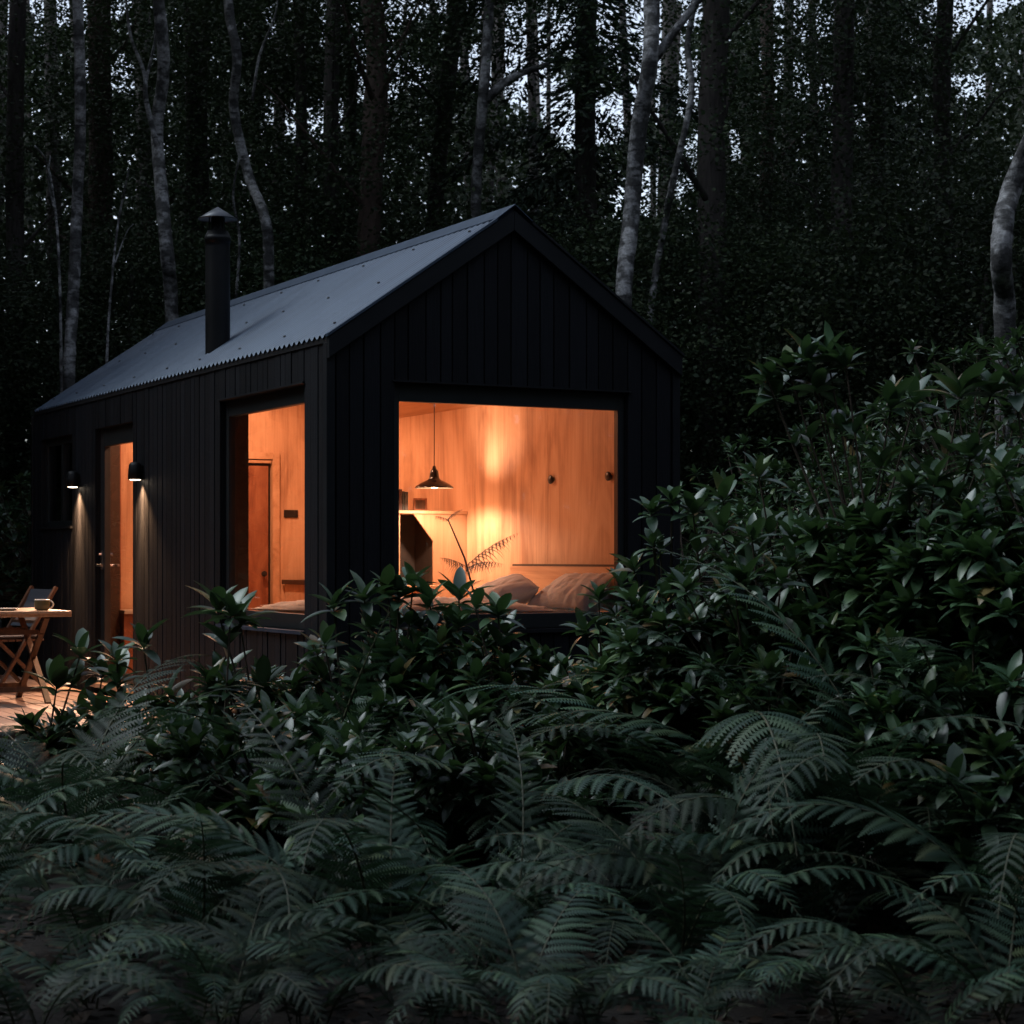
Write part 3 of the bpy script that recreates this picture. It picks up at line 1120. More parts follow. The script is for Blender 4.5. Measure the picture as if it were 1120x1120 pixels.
# string of little lights along the deck front -------------------------
slt = empty("string_lights", (at(90, 12.0).x, at(90, 12.0).y, .3), "string of tiny warm lights strung below the front of the deck", "string lights")
mb = MB()
pts = [pt(x, y, 12.25) for x, y in ((30, 836), (45, 833), (61, 832), (80, 834), (96, 831), (116, 830), (135, 834))]
mb.tube(pts, .002, 5)
build("cable", mb, M['black_metal'], slt)
mb = MB()
for p in (pts[1], pts[2], pts[4], pts[5]):
    mb.lathe(p, [(0, -.009), (.007, -.005), (.009, 0), (.007, .005), (0, .009)], 8)
build("beads", mb, M['bead'], slt)

# ------------------------------------------------------------------ ferns
def frond_mesh(seed, Lr=1.0, *a_, blade=None, **k_):
    return frond_mesh_(seed, Lr, *a_, blade=blade or M['fern'], **k_)


def frond_mesh_(seed, Lr=1.0, Wd=.17, e0=80, e1=-35, npin=25, stem=.13, lean=.0, droop=.25, mteeth=19, blade=None, wmul=1.0):
    rn = random.Random(seed)
    V, T = [], []
    def av(p):
        V.append((p.x, p.y, p.z)); return len(V) - 1
    steps = 40
    pts, tans = [], []
    p = Vector((0, 0, 0))
    side_b = rn.uniform(-.25, .25)
    for i in range(steps + 1):
        u = i / steps
        e = R(e0 + (e1 - e0) * (u ** 1.25))
        az = side_b * u * u
        t = Vector((math.sin(az) * math.cos(e), math.cos(az) * math.cos(e), math.sin(e)))
        pts.append(p.copy()); tans.append(t)
        p = p + t * (Lr / steps)
    def sample(u):
        f = u * steps; i = min(int(f), steps - 1); k = f - i
        return pts[i].lerp(pts[i + 1], k), tans[i].lerp(tans[min(i + 1, steps)], k).normalized()
    # rachis as a thin three-sided strip
    prev = None
    for i in range(0, steps + 1, 2):
        u = i / steps
        c, t = pts[i], tans[i]
        sx = t.cross(Vector((0, 0, 1))); sx = sx.normalized() if sx.length > 1e-4 else Vector((1, 0, 0))
        n = sx.cross(t)
        r = .0055 * (1 - u * .8)
        ring = [av(c + sx * r), av(c - sx * r), av(c - n * r)]
        if prev:
            for a in range(3):
                b = (a + 1) % 3
                T.append((prev[a], prev[b], ring[b])); T.append((prev[a], ring[b], ring[a]))
        prev = ring
    nr = len(T)
    for k in range(npin):
        u = stem + (1 - stem) * ((k + .3) / npin)
        un = (k + .3) / npin
        env = min(1, .55 + un * 1.8) * (1 - un ** 1.9) ** .85
        c, t = sample(u)
        sx = t.cross(Vector((0, 0, 1))); sx = sx.normalized() if sx.length > 1e-4 else Vector((1, 0, 0))
        n = sx.cross(t)
        for sg in (-1, 1):
            ln = Wd * env * rn.uniform(.86, 1.1)
            if ln < .006: continue
            ang = R(68 - 25 * un + rn.uniform(-6, 6))
            d0 = (sx * sg * math.sin(ang) + t * math.cos(ang) + n * rn.uniform(-.02, .16)).normalized()
            cc = c + t * rn.uniform(-.004, .004)
            mt = max(4, int(mteeth * (.4 + .6 * env)))
            # axis of the pinna, drooping to its tip
            ax = []
            q = cc.copy(); d = d0.copy()
            for a in range(mt + 1):
                ax.append(q.copy())
                d = (d - n * (droop * 1.2 / mt) - Vector((0, 0, droop * .7 / mt)) + t * (.12 / mt)).normalized()
                q = q + d * (ln / mt)
            w0 = min(.022 * wmul, ln * .135 * max(1, wmul * .7)) * rn.uniform(.9, 1.1)
            for a in range(mt):
                v = a / mt
                pw = w0 * min(1, .75 + v * 2) * (1 - v ** 2.2) + .001
                dd = (ax[a + 1] - ax[a]).normalized()
                ac = n.cross(dd).normalized()
                for s2 in (-1, 1):
                    tip = (ax[a] + ax[a + 1]) / 2 + ac * (s2 * pw) + dd * (pw * .35) - n * (pw * .22)
                    i0, i1 = av(ax[a]), av(ax[a + 1])
                    it = av(tip)
                    T.append((i0, i1, it) if s2 < 0 else (i1, i0, it))
    V = np.array(V)
    # weld the teeth of one pinna so that tint changes per pinna
    key = np.round(V * 50000).astype(np.int64)
    _, idx, inv = np.unique(key, axis=0, return_index=True, return_inverse=True)
    inv = inv.ravel()
    V2 = V[idx]
    T2 = inv[np.array(T)]
    ok = (T2[:, 0] != T2[:, 1]) & (T2[:, 1] != T2[:, 2]) & (T2[:, 0] != T2[:, 2])
    mi = np.ones(len(T2), np.int32); mi[:nr] = 0
    return np_mesh("frond", V2, T2[ok], [M['stem'], blade], smooth=False, midx=mi[ok])


FRONDS = [frond_mesh(1, 1.0, .175, 78, -45), frond_mesh(2, 1.0, .15, 72, -62), frond_mesh(3, 1.0, .18, 84, -20), frond_mesh(4, 1.0, .16, 62, -40),
          frond_mesh(5, 1.0, .17, 76, -75, droop=.45), frond_mesh(6, 1.0, .14, 86, 5), frond_mesh(7, 1.0, .19, 50, -30, droop=.4), frond_mesh(8, 1.0, .165, 68, -70, droop=.35),
          frond_mesh(9, 1.0, .13, 80, -30, npin=18), frond_mesh(10, 1.0, .155, 58, -65, npin=20)]
DEAD = frond_mesh(12, 1.0, .12, 40, -60, droop=.9, npin=18, blade=M['fern_dead'])


def fern(p, size, nf, label, rnd, az0=0, spread=2 * PI, low=False, up=False):
    root = empty("fern", p, label, "fern", "ferns in the undergrowth")
    for k in range(nf):
        me = FRONDS[rnd.choice((3, 4, 6, 7, 1, 9, 0) if low else (0, 2, 5, 8, 2, 4, 0) if up else (0, 1, 2, 3, 4, 5, 6, 7, 8, 9))]
        if rnd.random() < .015 and not low and p.y > -4:
            me = DEAD
        o = bpy.data.objects.new("frond", me)
        a = az0 + spread * (k + rnd.uniform(-.35, .35)) / nf
        o.rotation_euler = (R(rnd.uniform(-12, 10)), R(rnd.uniform(-14, 14)), a)
        s = size * rnd.uniform(.62, 1.2)
        o.scale = (s, s, s)
        o.location = (rnd.uniform(-.05, .05), rnd.uniform(-.05, .05), -.02)
        COL.objects.link(o)
        o.parent = root
    return root


ORD = ["first", "second", "third", "fourth", "fifth", "sixth", "seventh", "eighth", "ninth", "tenth", "eleventh", "twelfth", "thirteenth", "fourteenth", "fifteenth"]


def zone(px):
    for lim, t in ((130, "the deck"), (240, "the glazed door"), (350, "the tall side window"), (440, "the cabin's front corner"), (560, "the pendant lamp"),
                   (690, "the pillows"), (800, "the gable's right corner"), (900, "the raised leafy spray on the right")):
        if px < lim:
            return "below " + t
    return "at the right edge, under the tall rhododendron"


def fern_row(name, look, items, rnd, low=False, up=False):
    items = sorted(items)
    for i, (px, Z, size, nf) in enumerate(items):
        g = at(px, Z)
        g.z = ground_h(g.x, g.y)
        lab = "%s fern, %s from left in %s" % (look, ORD[i], name)
        fern(g, size, nf, lab, rnd, rnd.uniform(0, 6.28), low=low, up=up)


rf = random.Random(42)
fern_row("the bottom row along the photograph's lower edge", "dark arching", [(20 + 88 * i + rf.uniform(-35, 35), rf.uniform(6.25, 6.85), rf.uniform(.65, 1.15), 7) for i in range(13)], rf, low=True)
fern_row("the row behind the bottom ferns", "spreading", [(-20 + 112 * i + rf.uniform(-35, 35), rf.uniform(7.0, 7.8), rf.uniform(.95, 1.45), 7 + i % 3) for i in range(11)], rf)
fern_row("the third row, just below the rhododendrons", "arching grey-green", [(10 + 92 * i + rf.uniform(-28, 28), rf.uniform(8.2, 9.0), rf.uniform(1.1, 1.55), 8 + i % 2) for i in range(8)], rf)
fern_row("the tall clump at lower right", "large feathery", [(735, 8.3, 1.6, 8), (790, 7.7, 1.55, 7), (860, 8.2, 1.95, 9), (930, 7.8, 1.7, 8), (800, 8.9, 2.25, 6), (905, 8.8, 2.3, 7), (1040, 8.7, 2.3, 6), (990, 8.2, 1.95, 8), (1065, 7.7, 1.6, 7), (1120, 8.1, 1.75, 7)], rf, up=True)
fern_row("the row under the deck and door", "bluish low", [(5, 10.0, 1.1, 8), (70, 10.5, 1.1, 7), (135, 10.1, 1.2, 8), (205, 10.3, 1.15, 7), (290, 10.1, 1.2, 7), (365, 9.6, 1.45, 7), (455, 9.7, 1.4, 6), (570, 9.6, 1.5, 6), (640, 9.5, 1.6, 6), (310, 8.9, 1.75, 6), (425, 8.9, 1.8, 6), (540, 8.8, 1.75, 6)], rf)

# a lone bracken stem standing in front of the picture window
g = at(512, 10.9)
br = empty("bracken", (g.x, g.y, 0), "thin bracken stem with drooping fronds silhouetted against the picture window", "fern")
mb = MB()
p0, p1, p2, p3 = pt(530, 720, 10.9), pt(520, 655, 10.9), pt(508, 610, 10.9), pt(490, 568, 10.9)
mb.tube([at(535, 10.9, 0.0), p0, p1, p2, p3], [.007, .007, .0065, .006, .004], 6)
build("stem", mb, M['twig'], br)


def frond_to(parent, a, b, sag, seed, wd):
    """frond from a to b"""
    L = (b - a).length
    me = frond_mesh(seed, 1.0, wd / max(L, .01), 12, -10, npin=15, stem=.05, droop=1.3, mteeth=16, blade=M['bracken'], wmul=1.15)
    o = bpy.data.objects.new("frond", me)
    d = (b - a).normalized()
    q = d.to_track_quat('Y', 'Z')
    o.rotation_euler = q.to_euler()
    o.scale = (L, L, L)
    o.location = a - origin_of(parent)
    link(o, parent)


frond_to(br, p3, pt(506, 558, 10.75), 0, 51, .05)
frond_to(br, p3, pt(474, 566, 11.0), 0, 52, .045)
frond_to(br, pt(511, 618, 10.9), pt(571, 586, 10.6), 0, 53, .14)
frond_to(br, pt(511, 620, 10.9), pt(478, 612, 11.1), 0, 54, .10)
frond_to(br, pt(511, 622, 10.9), pt(545, 622, 10.4), 0, 55, .10)
frond_to(br, pt(514, 640, 10.9), pt(532, 635, 10.8), 0, 56, .03)


# ------------------------------------------------------------------ rhododendrons
def leaf_template():
    """unit leaf along +Y, 1 long, folded on the midrib and bent down"""
    rows = 6
    V, F = [], []
    for j in range(rows + 1):
        v = j / rows
        hw = .185 * math.sin(PI * min(1, v ** .9 * .95 + .05)) ** .6 * (1.0 if 0 < j < rows else .12)
        y = v * 1.0
        zc = .10 * v - .30 * v * v
        V += [(-hw, y, zc + hw * .30), (0, y, zc), (hw, y, zc + hw * .30)]
    for j in range(rows):
        a = j * 3
        F += [(a, a + 1, a + 4, a + 3), (a + 1, a + 2, a + 5, a + 4)]
    return np.array(V), np.array(F)


LV, LF = leaf_template()


def rot_to(d, roll):
    """matrix columns: X', Y'=d, Z'"""
    d = Vector(d).normalized()
    up = Vector((0, 0, 1)) if abs(d.z) < .98 else Vector((1, 0, 0))
    x = d.cross(up).normalized()
    z = x.cross(d)
    c, s = math.cos(roll), math.sin(roll)
    x2 = x * c + z * s
    z2 = z * c - x * s
    return np.array([[x2.x, d.x, z2.x], [x2.y, d.y, z2.y], [x2.z, d.z, z2.z]])


def add_leaf(VV, FF, base, d, ln, roll, wide=1.0):
    mtx = rot_to(d, roll)
    v = (LV * np.array([ln * wide, ln, ln])) @ mtx.T + np.array(base)
    FF.append(LF + sum(len(x) for x in VV) if False else LF + add_leaf.n)
    VV.append(v)
    add_leaf.n += len(LV)


def whorl(VV, FF, p, ax, rnd, ln, n):
    ax = Vector(ax).normalized()
    ref = Vector((1, 0, 0)) if abs(ax.x) < .8 else Vector((0, 1, 0))
    a = ax.cross(ref).normalized(); b = ax.cross(a)
    ph = rnd.uniform(0, 6.28)
    for k in range(n):
        th = ph + 2 * PI * k / n * 1.0 + rnd.uniform(-.25, .25)
        tier = k % 3
        el = R((58, 32, 8)[tier] + rnd.uniform(-14, 14)) if n > 5 else R(45 + rnd.uniform(-15, 15))
        d = (a * math.cos(th) + b * math.sin(th)) * math.cos(el) + ax * math.sin(el)
        d = d + Vector((0, 0, -.12 * (tier == 2)))
        add_leaf(VV, FF, p - ax * (.012 * tier), d, ln * rnd.uniform(.72, 1.12), rnd.uniform(-.35, .35), rnd.uniform(.9, 1.2))


def rhodo(px, Z, h, r, label, seed, nw=70, ln=.135, extra=(), squash=1.0, name="rhododendron", group="rhododendrons in front of the cabin"):
    rnd = random.Random(seed)
    g = at(px, Z)
    g.z = ground_h(g.x, g.y) - .02
    root = empty(name, g, label, "shrub", group)
    VV, FF = [], []
    add_leaf.n = 0
    tw = MB()
    stems = []
    for k in range(5):
        a = rnd.uniform(0, 6.28)
        e = Vector((math.cos(a) * r * .45, math.sin(a) * r * .45, h * rnd.uniform(.42, .6)))
        stems.append(e)
        mid = e * .5 + Vector((rnd.uniform(-.08, .08), rnd.uniform(-.08, .08), 0))
        tw.tube([Vector((rnd.uniform(-.05, .05), rnd.uniform(-.05, .05), -.05)), mid, e], [.02, .016, .011], 6)
    tips = []
    for k in range(nw):
        # tips on a lumpy dome, more on top
        u = rnd.random()
        a = rnd.uniform(0, 6.28)
        el = math.asin(min(1, .05 + .95 * u)) if rnd.random() < .7 else rnd.uniform(-.15, .8)
        lump = 1 + .18 * math.sin(a * 3 + seed) + .12 * math.sin(a * 5 + el * 4)
        rr = rnd.uniform(.62, 1.0) ** .5 if rnd.random() < .75 else rnd.uniform(.35, .8)
        d = Vector((math.cos(a) * math.cos(el), math.sin(a) * math.cos(el), math.sin(el)))
        p = Vector((d.x * r * lump * rr, d.y * r * lump * rr, h * .42 + d.z * h * .58 * rr * (1 - .12 * rnd.random())))
        tips.append((p, d))
    for (q, d) in extra:
        tips.append((Vector(q) - g, Vector(d)))
    for k, (p, d) in enumerate(tips):
        st = min(stems, key=lambda s: (s - p).length)
        mid = st.lerp(p, .55) - Vector((0, 0, .03))
        tw.tube([st, mid, p], [.009, .006, .0045], 5, cap=False)
        ax = (d * .65 + Vector((0, 0, .75)) + Vector((rnd.uniform(-.3, .3), rnd.uniform(-.3, .3), 0))).normalized()
        l = ln * rnd.uniform(.85, 1.2) * (1.2 if k >= nw else 1.0)
        whorl(VV, FF, p, ax, rnd, l, rnd.choice((9, 10, 11, 12)))
        if rnd.random() < .55:
            whorl(VV, FF, p.lerp(mid, .5), ax, rnd, l * .95, 4)
    me = np_mesh("foliage", np.concatenate(VV), np.concatenate(FF), M['rhodo'], smooth=True)
    link(bpy.data.objects.new("foliage", me), root)
    me = bpy.data.meshes.new("branches")
    me.from_pydata(tw.v, [], tw.f)
    me.materials.append(M['twig'])
    link(bpy.data.objects.new("branches", me), root)
    return root


UP = (0, 0, 1)
def sp(px, py, Z, d=(0, 0, 1)):
    return (pt(px, py, Z), d)

RH = [
    (75, 10.7, .92, .36, "young rhododendron with few glossy whorls in front of the folding table", 30, .15, [sp(88, 716, 10.6), sp(62, 752, 10.5), sp(112, 738, 10.7)]),
    (155, 10.4, 1.05, .36, "young rhododendron with a raised whorl in front of the glazed door", 30, .15, [sp(157, 706, 10.2), sp(128, 722, 10.4)]),
    (245, 9.9, 1.15, .46, "rhododendron topped by a bright whorl below the tall side window", 50, .15, [sp(252, 672, 9.7), sp(238, 668, 9.8), sp(262, 678, 9.9)]),
    (330, 10.2, 1.05, .46, "low rhododendron in shade below the cabin's front corner", 60, .135, []),
    (395, 10.1, 1.30, .46, "rhododendron with bluish leaves at the left jamb of the picture window", 75, .14, [sp(365, 664, 10.0), sp(398, 655, 10.0), sp(424, 650, 10.2)]),
    (468, 10.2, 1.40, .46, "rhododendron with upright whorls below the pendant lamp", 80, .14, [sp(452, 640, 10.2), sp(436, 652, 10.2), sp(502, 655, 10.3), sp(470, 662, 10.1)]),
    (545, 10.0, 1.28, .5, "rhododendron with drooping leaves below the middle of the picture window", 80, .135, [sp(545, 672, 9.9), sp(520, 665, 9.9)]),
    (612, 10.2, 1.12, .5, "low rhododendron below the pillows in the picture window", 80, .13, []),
    (672, 10.0, 1.34, .5, "rhododendron with narrow pale whorls at the right jamb of the picture window", 90, .125, [sp(655, 655, 9.9), sp(680, 640, 10.0)]),
    (735, 9.6, 1.75, .52, "rhododendron climbing the gable's right corner", 110, .125, [sp(712, 560, 9.6, (-.5, 0, .8)), sp(735, 548, 9.6), sp(758, 560, 9.6)]),
    (815, 9.4, 1.85, .62, "dark rhododendron sloping down towards the gable's right corner", 130, .125, [sp(790, 545, 9.5), sp(830, 520, 9.5)]),
    (905, 9.2, 2.05, .62, "tallest-sprayed rhododendron holding a bright leaf spray above the others", 130, .13,
     [sp(882, 392, 9.2), sp(905, 390, 9.2), sp(862, 405, 9.25), sp(838, 412, 9.25, (-.5, 0, .8)), sp(925, 398, 9.1), sp(845, 432, 9.3, (-.6, 0, .6)), sp(895, 425, 9.2)]),
    (985, 9.3, 2.15, .66, "broad rhododendron with blue-grey leaves right of the raised leaf spray", 150, .14, [sp(975, 445, 9.2), sp(1000, 440, 9.3)]),
    (1075, 8.9, 2.2, .66, "tall glossy rhododendron whose top meets the right edge of the wood", 150, .14, [sp(1050, 432, 8.9), sp(1085, 428, 8.9), sp(1110, 425, 8.9)]),
    (1130, 8.5, 2.05, .6, "rhododendron cut off by the right edge of the photograph", 120, .14, []),
    (1010, 8.6, 1.45, .6, "low dark rhododendron behind the large right-hand ferns", 120, .13, []),
    (880, 8.8, 1.35, .6, "low rhododendron with horizontal leaves behind the feathery ferns", 110, .125, []),
    (650, 9.1, .98, .48, "knee-high rhododendron in the gap left of the feathery ferns", 70, .12, []),
    (560, 9.3, .95, .5, "small rhododendron among the ferns below the picture window's middle", 70, .125, []),
    (440, 9.2, 1.0, .5, "small rhododendron among the ferns below the front corner", 70, .13, []),
    (335, 9.3, .92, .46, "small rhododendron with one pale upright leaf below the side window", 60, .13, []),
    (262, 8.7, 1.0, .42, "glossy rhododendron pushing forward through the ferns below the tall side window", 50, .135, []),
    (372, 8.3, .98, .42, "forward rhododendron among the ferns below the cabin's left corner board", 50, .135, []),
    (492, 8.5, 1.02, .44, "forward rhododendron among the ferns below the bracken stem", 55, .13, []),
    (1108, 7.5, .95, .34, "small rhododendron with pale whorl among the ferns at the right edge", 30, .14, []),
    (200, 9.8, .85, .42, "small rhododendron half hidden by ferns below the glazed door", 50, .13, []),
    (25, 10.4, .62, .34, "small green rhododendron at the left edge in front of the deck", 30, .13, []),
]
for i, (px, Z, h, r, lab, nw, ln, ex) in enumerate(RH):
    rhodo(px, Z, h, r, lab, 100 + i, nw, ln, ex)
# shrubs further back: beside the cabin's far end and behind the right-hand bushes
for i, (px, Z, h, r, lab, nw) in enumerate([
        (-10, 19.8, 2.6, 1.2, "dark shrub beside the cabin's far end at the left edge", 260),
        (28, 21.5, 2.3, 1.0, "dark shrub directly behind the cabin's far corner", 220),
        (800, 15.5, 2.2, 1.3, "shadowed shrub close behind the gable's right corner", 240),
        (900, 17, 2.9, 1.4, "dim shrub behind the raised leaf spray", 260),
        (1000, 16, 3.0, 1.5, "dim broad shrub left of the mottled leaning trunk", 280),
        (1090, 14.5, 3.45, 1.3, "dim fine-leaved shrub at the foot of the mottled leaning trunk", 280)]):
    rhodo(px, Z, h, r, lab, 300 + i, nw, .12, (), group="shrubs at the edge of the wood")

# ------------------------------------------------------------------ forest litter and twigs
rl = np.random.RandomState(4)
VV, FF = [], []
add_leaf.n = 0
rr = random.Random(9)
for i in range(2600):
    X = rr.uniform(-2.6, 2.8); Z = rr.uniform(5.6, 9.0)
    p = CAM + RT * X + FW * Z
    a = rr.uniform(0, 6.28)
    add_leaf(VV, FF, (p.x, p.y, ground_h(p.x, p.y) + .008 + rr.random() * .02), (math.cos(a), math.sin(a), rr.uniform(-.1, .35)), rr.uniform(.03, .075), rr.uniform(-.8, .8), 1.5)
lit = link(bpy.data.objects.new("leaf_litter", np_mesh("leaf_litter", np.concatenate(VV), np.concatenate(FF), M['litter'])))
tag(lit, "fallen brown leaves scattered on the dark soil", "leaf litter", kind="stuff")
for (a, b, rad, lab) in ((pt(40, 1082, 6.9), pt(100, 1072, 7.0), .008, "bare pale twig lying near the bottom left corner"), (pt(85, 1082, 7.1), pt(160, 1068, 7.25), .010, "longer curved twig lying among the lower left ferns")):
    a.z = ground_h(a.x, a.y) + .03; b.z = ground_h(b.x, b.y) + .06
    mb = MB()
    m_ = a.lerp(b, .5) + Vector((0, 0, .03))
    mb.tube([a, a.lerp(m_, .6) + Vector((.01, .01, .005)), m_, b], [rad, rad * .9, rad * .8, rad * .4], 7)
    mb.tube([m_, m_ + Vector((.08, .10, .04))], [rad * .5, rad * .2], 5)
    tag(build("twig", mb, M['twig'], None, smooth=True), lab, "twig", "fallen twigs")


# ------------------------------------------------------------------ trees
def crown_mesh(seed, rx, rz, nclump, nleaf, leaf, mat, clump=.55, flat=.5):
    rn = np.random.RandomState(seed)
    # clumps on a lumpy ellipsoid volume, leaves gathered on short sprays
    d = rn.normal(size=(nclump, 3)); d /= np.linalg.norm(d, axis=1)[:, None]
    rad = rn.uniform(.25, 1, nclump) ** .5
    c = d * rad[:, None] * np.array([rx, rx, rz])
    c += rn.normal(scale=.15, size=c.shape)
    n = nclump * nleaf
    cc = np.repeat(c, nleaf, 0)
    off = rn.normal(size=(n, 3)) * np.array([clump, clump, clump * flat]) * rn.uniform(.5, 1.1, nclump).repeat(nleaf)[:, None]
    p = cc + off
    # leaf axes
    ax = rn.normal(size=(n, 3)); ax[:, 2] *= .5
    ax /= np.linalg.norm(ax, axis=1)[:, None]
    nn = rn.normal(size=(n, 3)) * .75 + np.array([0, 0, 1.0])
    sd = np.cross(ax, nn); sd /= np.linalg.norm(sd, axis=1)[:, None]
    nn = np.cross(sd, ax)
    L = leaf * rn.uniform(.6, 1.25, n)[:, None]
    a = p
    b = p + ax * L * .45 + sd * L * .32 + nn * L * .06
    e = p + ax * L
    g = p + ax * L * .45 - sd * L * .32 + nn * L * .06
    V = np.stack([a, b, e, g], 1).reshape(-1, 3)
    F = np.arange(n * 4).reshape(-1, 4)
    return np_mesh("crown", V, F, mat)


CROWN = [crown_mesh(1, 2.6, 4.0, 140, 170, .070, M['leaf_bg']), crown_mesh(2, 2.2, 5.0, 130, 170, .066, M['leaf_bg']),
         crown_mesh(3, 3.0, 3.2, 140, 170, .074, M['leaf_bg']), crown_mesh(4, 2.0, 3.0, 100, 170, .062, M['leaf_bg'], .45)]
LOWC = [crown_mesh(11, 2.2, 1.7, 130, 210, .056, M['leaf_bg'], .42), crown_mesh(12, 1.8, 2.2, 120, 210, .052, M['leaf_bg'], .4)]


def conifer_mesh(seed, h, r, nb, droop):
    rn = random.Random(seed)
    P, A, Ls = [], [], []
    for k in range(nb):
        z = h * (k + rn.random()) / nb
        L = r * (1 - .75 * z / h) * rn.uniform(.7, 1.1)
        a = rn.uniform(0, 6.28)
        d = Vector((math.cos(a), math.sin(a), 0)); sdv = Vector((-d.y, d.x, 0))
        ns = int(46 * L / r) + 8
        for j in range(ns):
            t = (j + rn.random()) / ns
            q = d * (L * t) + Vector((0, 0, z - droop * L * t * t))
            sl_ = .55 * L * (1 - t) * .6 + .12
            for sg in (-1, 1):
                for m_ in range(5):
                    f = (m_ + rn.random()) / 5
                    P.append(q + sdv * (sg * sl_ * f) + d * (sl_ * f * .6) - Vector((0, 0, sl_ * f * rn.uniform(.3, .9))))
                    A.append((sdv * sg + d * rn.uniform(.2, 1) + Vector((0, 0, rn.uniform(-1.2, .1)))).normalized())
                    Ls.append(rn.uniform(.10, .2))
    P = np.array([tuple(p) for p in P]); A = np.array([tuple(p) for p in A]); Ls = np.array(Ls)[:, None]
    rr_ = np.random.RandomState(seed)
    nn = rr_.normal(size=P.shape) * .6 + np.array([0, 0, 1.0])
    sd = np.cross(A, nn); sd /= np.linalg.norm(sd, axis=1)[:, None]
    V = np.stack([P, P + A * Ls * .5 + sd * Ls * .13, P + A * Ls, P + A * Ls * .5 - sd * Ls * .13], 1).reshape(-1, 3)
    return np_mesh("crown", V, np.arange(len(V)).reshape(-1, 4), M['needle'])


CONI = conifer_mesh(5, 11, 3.2, 75, .45)


def smooth_path(ps, n=5):
    out = []
    for i in range(len(ps) - 1):
        p0, p1, p2, p3 = ps[max(i - 1, 0)], ps[i], ps[i + 1], ps[min(i + 2, len(ps) - 1)]
        for k in range(n):
            t = k / n
            out.append(.5 * ((2 * p1) + (p2 - p0) * t + (2 * p0 - 5 * p1 + 4 * p2 - p3) * t * t + (3 * p1 - p0 - 3 * p2 + p3) * t ** 3))
    out.append(ps[-1])
    return out


def tree(name, label, Z, path, w0, w1, mat, crown=None, crown_z=10, crown_s=1.0, limbs=(), cat="tree", group=None, top=None, nlimb=0, seed=0):
    """path in columns/rows of the photograph at distance Z, root to top; w0/w1 trunk widths in metres"""
    rnd = random.Random(seed)
    base = at(path[0][0], Z)
    base.z = ground_h(base.x, base.y)
    root = empty(name, base, label, cat, group)
    ps = [base - Vector((0, 0, .2))]
    for i, (x, y) in enumerate(path):
        q = pt(x, y, Z + .25 * math.sin(i * 1.7 + seed))
        if q.z > base.z + .1:
            ps.append(q)
    if top:
        l = ps[-1]
        dirn = (ps[-1] - ps[-2]).normalized()
        dirn = (dirn * .5 + Vector((0, 0, .6))).normalized()
        ps.append(l + dirn * (top * .5) + Vector((rnd.uniform(-.2, .2), rnd.uniform(-.2, .2), 0)))
        ps.append(ps[-1] + Vector((rnd.uniform(-.3, .3), rnd.uniform(-.3, .3), top * .5)))
    sp_ = smooth_path(ps)
    n = len(sp_)
    zt = sp_[-1].z
    rad = [(w0 + (w1 - w0) * ((p.z - base.z) / max(.1, zt - base.z)) ** .8) / 2 * rnd.uniform(.965, 1.035) if p.z > base.z else w0 / 2 * 1.15 for p in sp_]
    mb = MB()
    v0 = len(mb.v)
    mb.tube(smooth_path(sp_, 3) if w0 > .09 else sp_, [rad[min(i // 3, n - 1)] for i in range((n - 1) * 3 + 1)] if w0 > .09 else rad, 16)
    if w0 > .09:      # knots and flutes
        from mathutils import noise as mn
        cs = smooth_path(sp_, 3)
        for i in range(v0, len(mb.v)):
            c = cs[(i - v0) // 16]
            v = Vector(mb.v[i]); d = v - c
            f = 1 + .05 * mn.noise(v * 4.5 + Vector((seed, 0, 0))) + .07 * mn.noise(v * 22) + .06 * mn.noise(Vector((v.x * 9, v.y * 9, v.z * .8 + seed)))
            mb.v[i] = tuple(c + d * f)
    for lp, r0, r1 in limbs:
        q = smooth_path([pt(x, y, Z + dz) for x, y, dz in lp], 4)
        k = len(q)
        mb.tube(q, [r0 + (r1 - r0) * i / (k - 1) for i in range(k)], 7)
    for k in range(nlimb):
        i = rnd.randint(int(n * .35), n - 2)
        p = sp_[i]
        a = rnd.uniform(0, 6.28)
        L = rnd.uniform(.8, 2.2)
        d = Vector((math.cos(a), math.sin(a), rnd.uniform(.5, 1.3)))
        q1 = p + d * (L * .4); q2 = p + d * (L * .75) + Vector((rnd.uniform(-.2, .2), rnd.uniform(-.2, .2), .15)); q3 = p + d * L + Vector((rnd.uniform(-.3, .3), rnd.uniform(-.3, .3), rnd.uniform(-.2, .4)))
        mb.tube(smooth_path([p, q1, q2, q3], 3), [rad[i] * .27 * (1 - j / 10) for j in range(10)], 6)
    o = build("trunk", mb, mat, root, smooth=True)
    if crown is not None:
        c = bpy.data.objects.new("crown", crown)
        i = min(range(n), key=lambda j: abs(sp_[j].z - crown_z))
        c.location = Vector((sp_[i].x, sp_[i].y, crown_z)) - base
        c.rotation_euler = (0, 0, rnd.uniform(0, 6.28))
        c.scale = (crown_s, crown_s, crown_s * rnd.uniform(.85, 1.15))
        link(c, root)
    return root


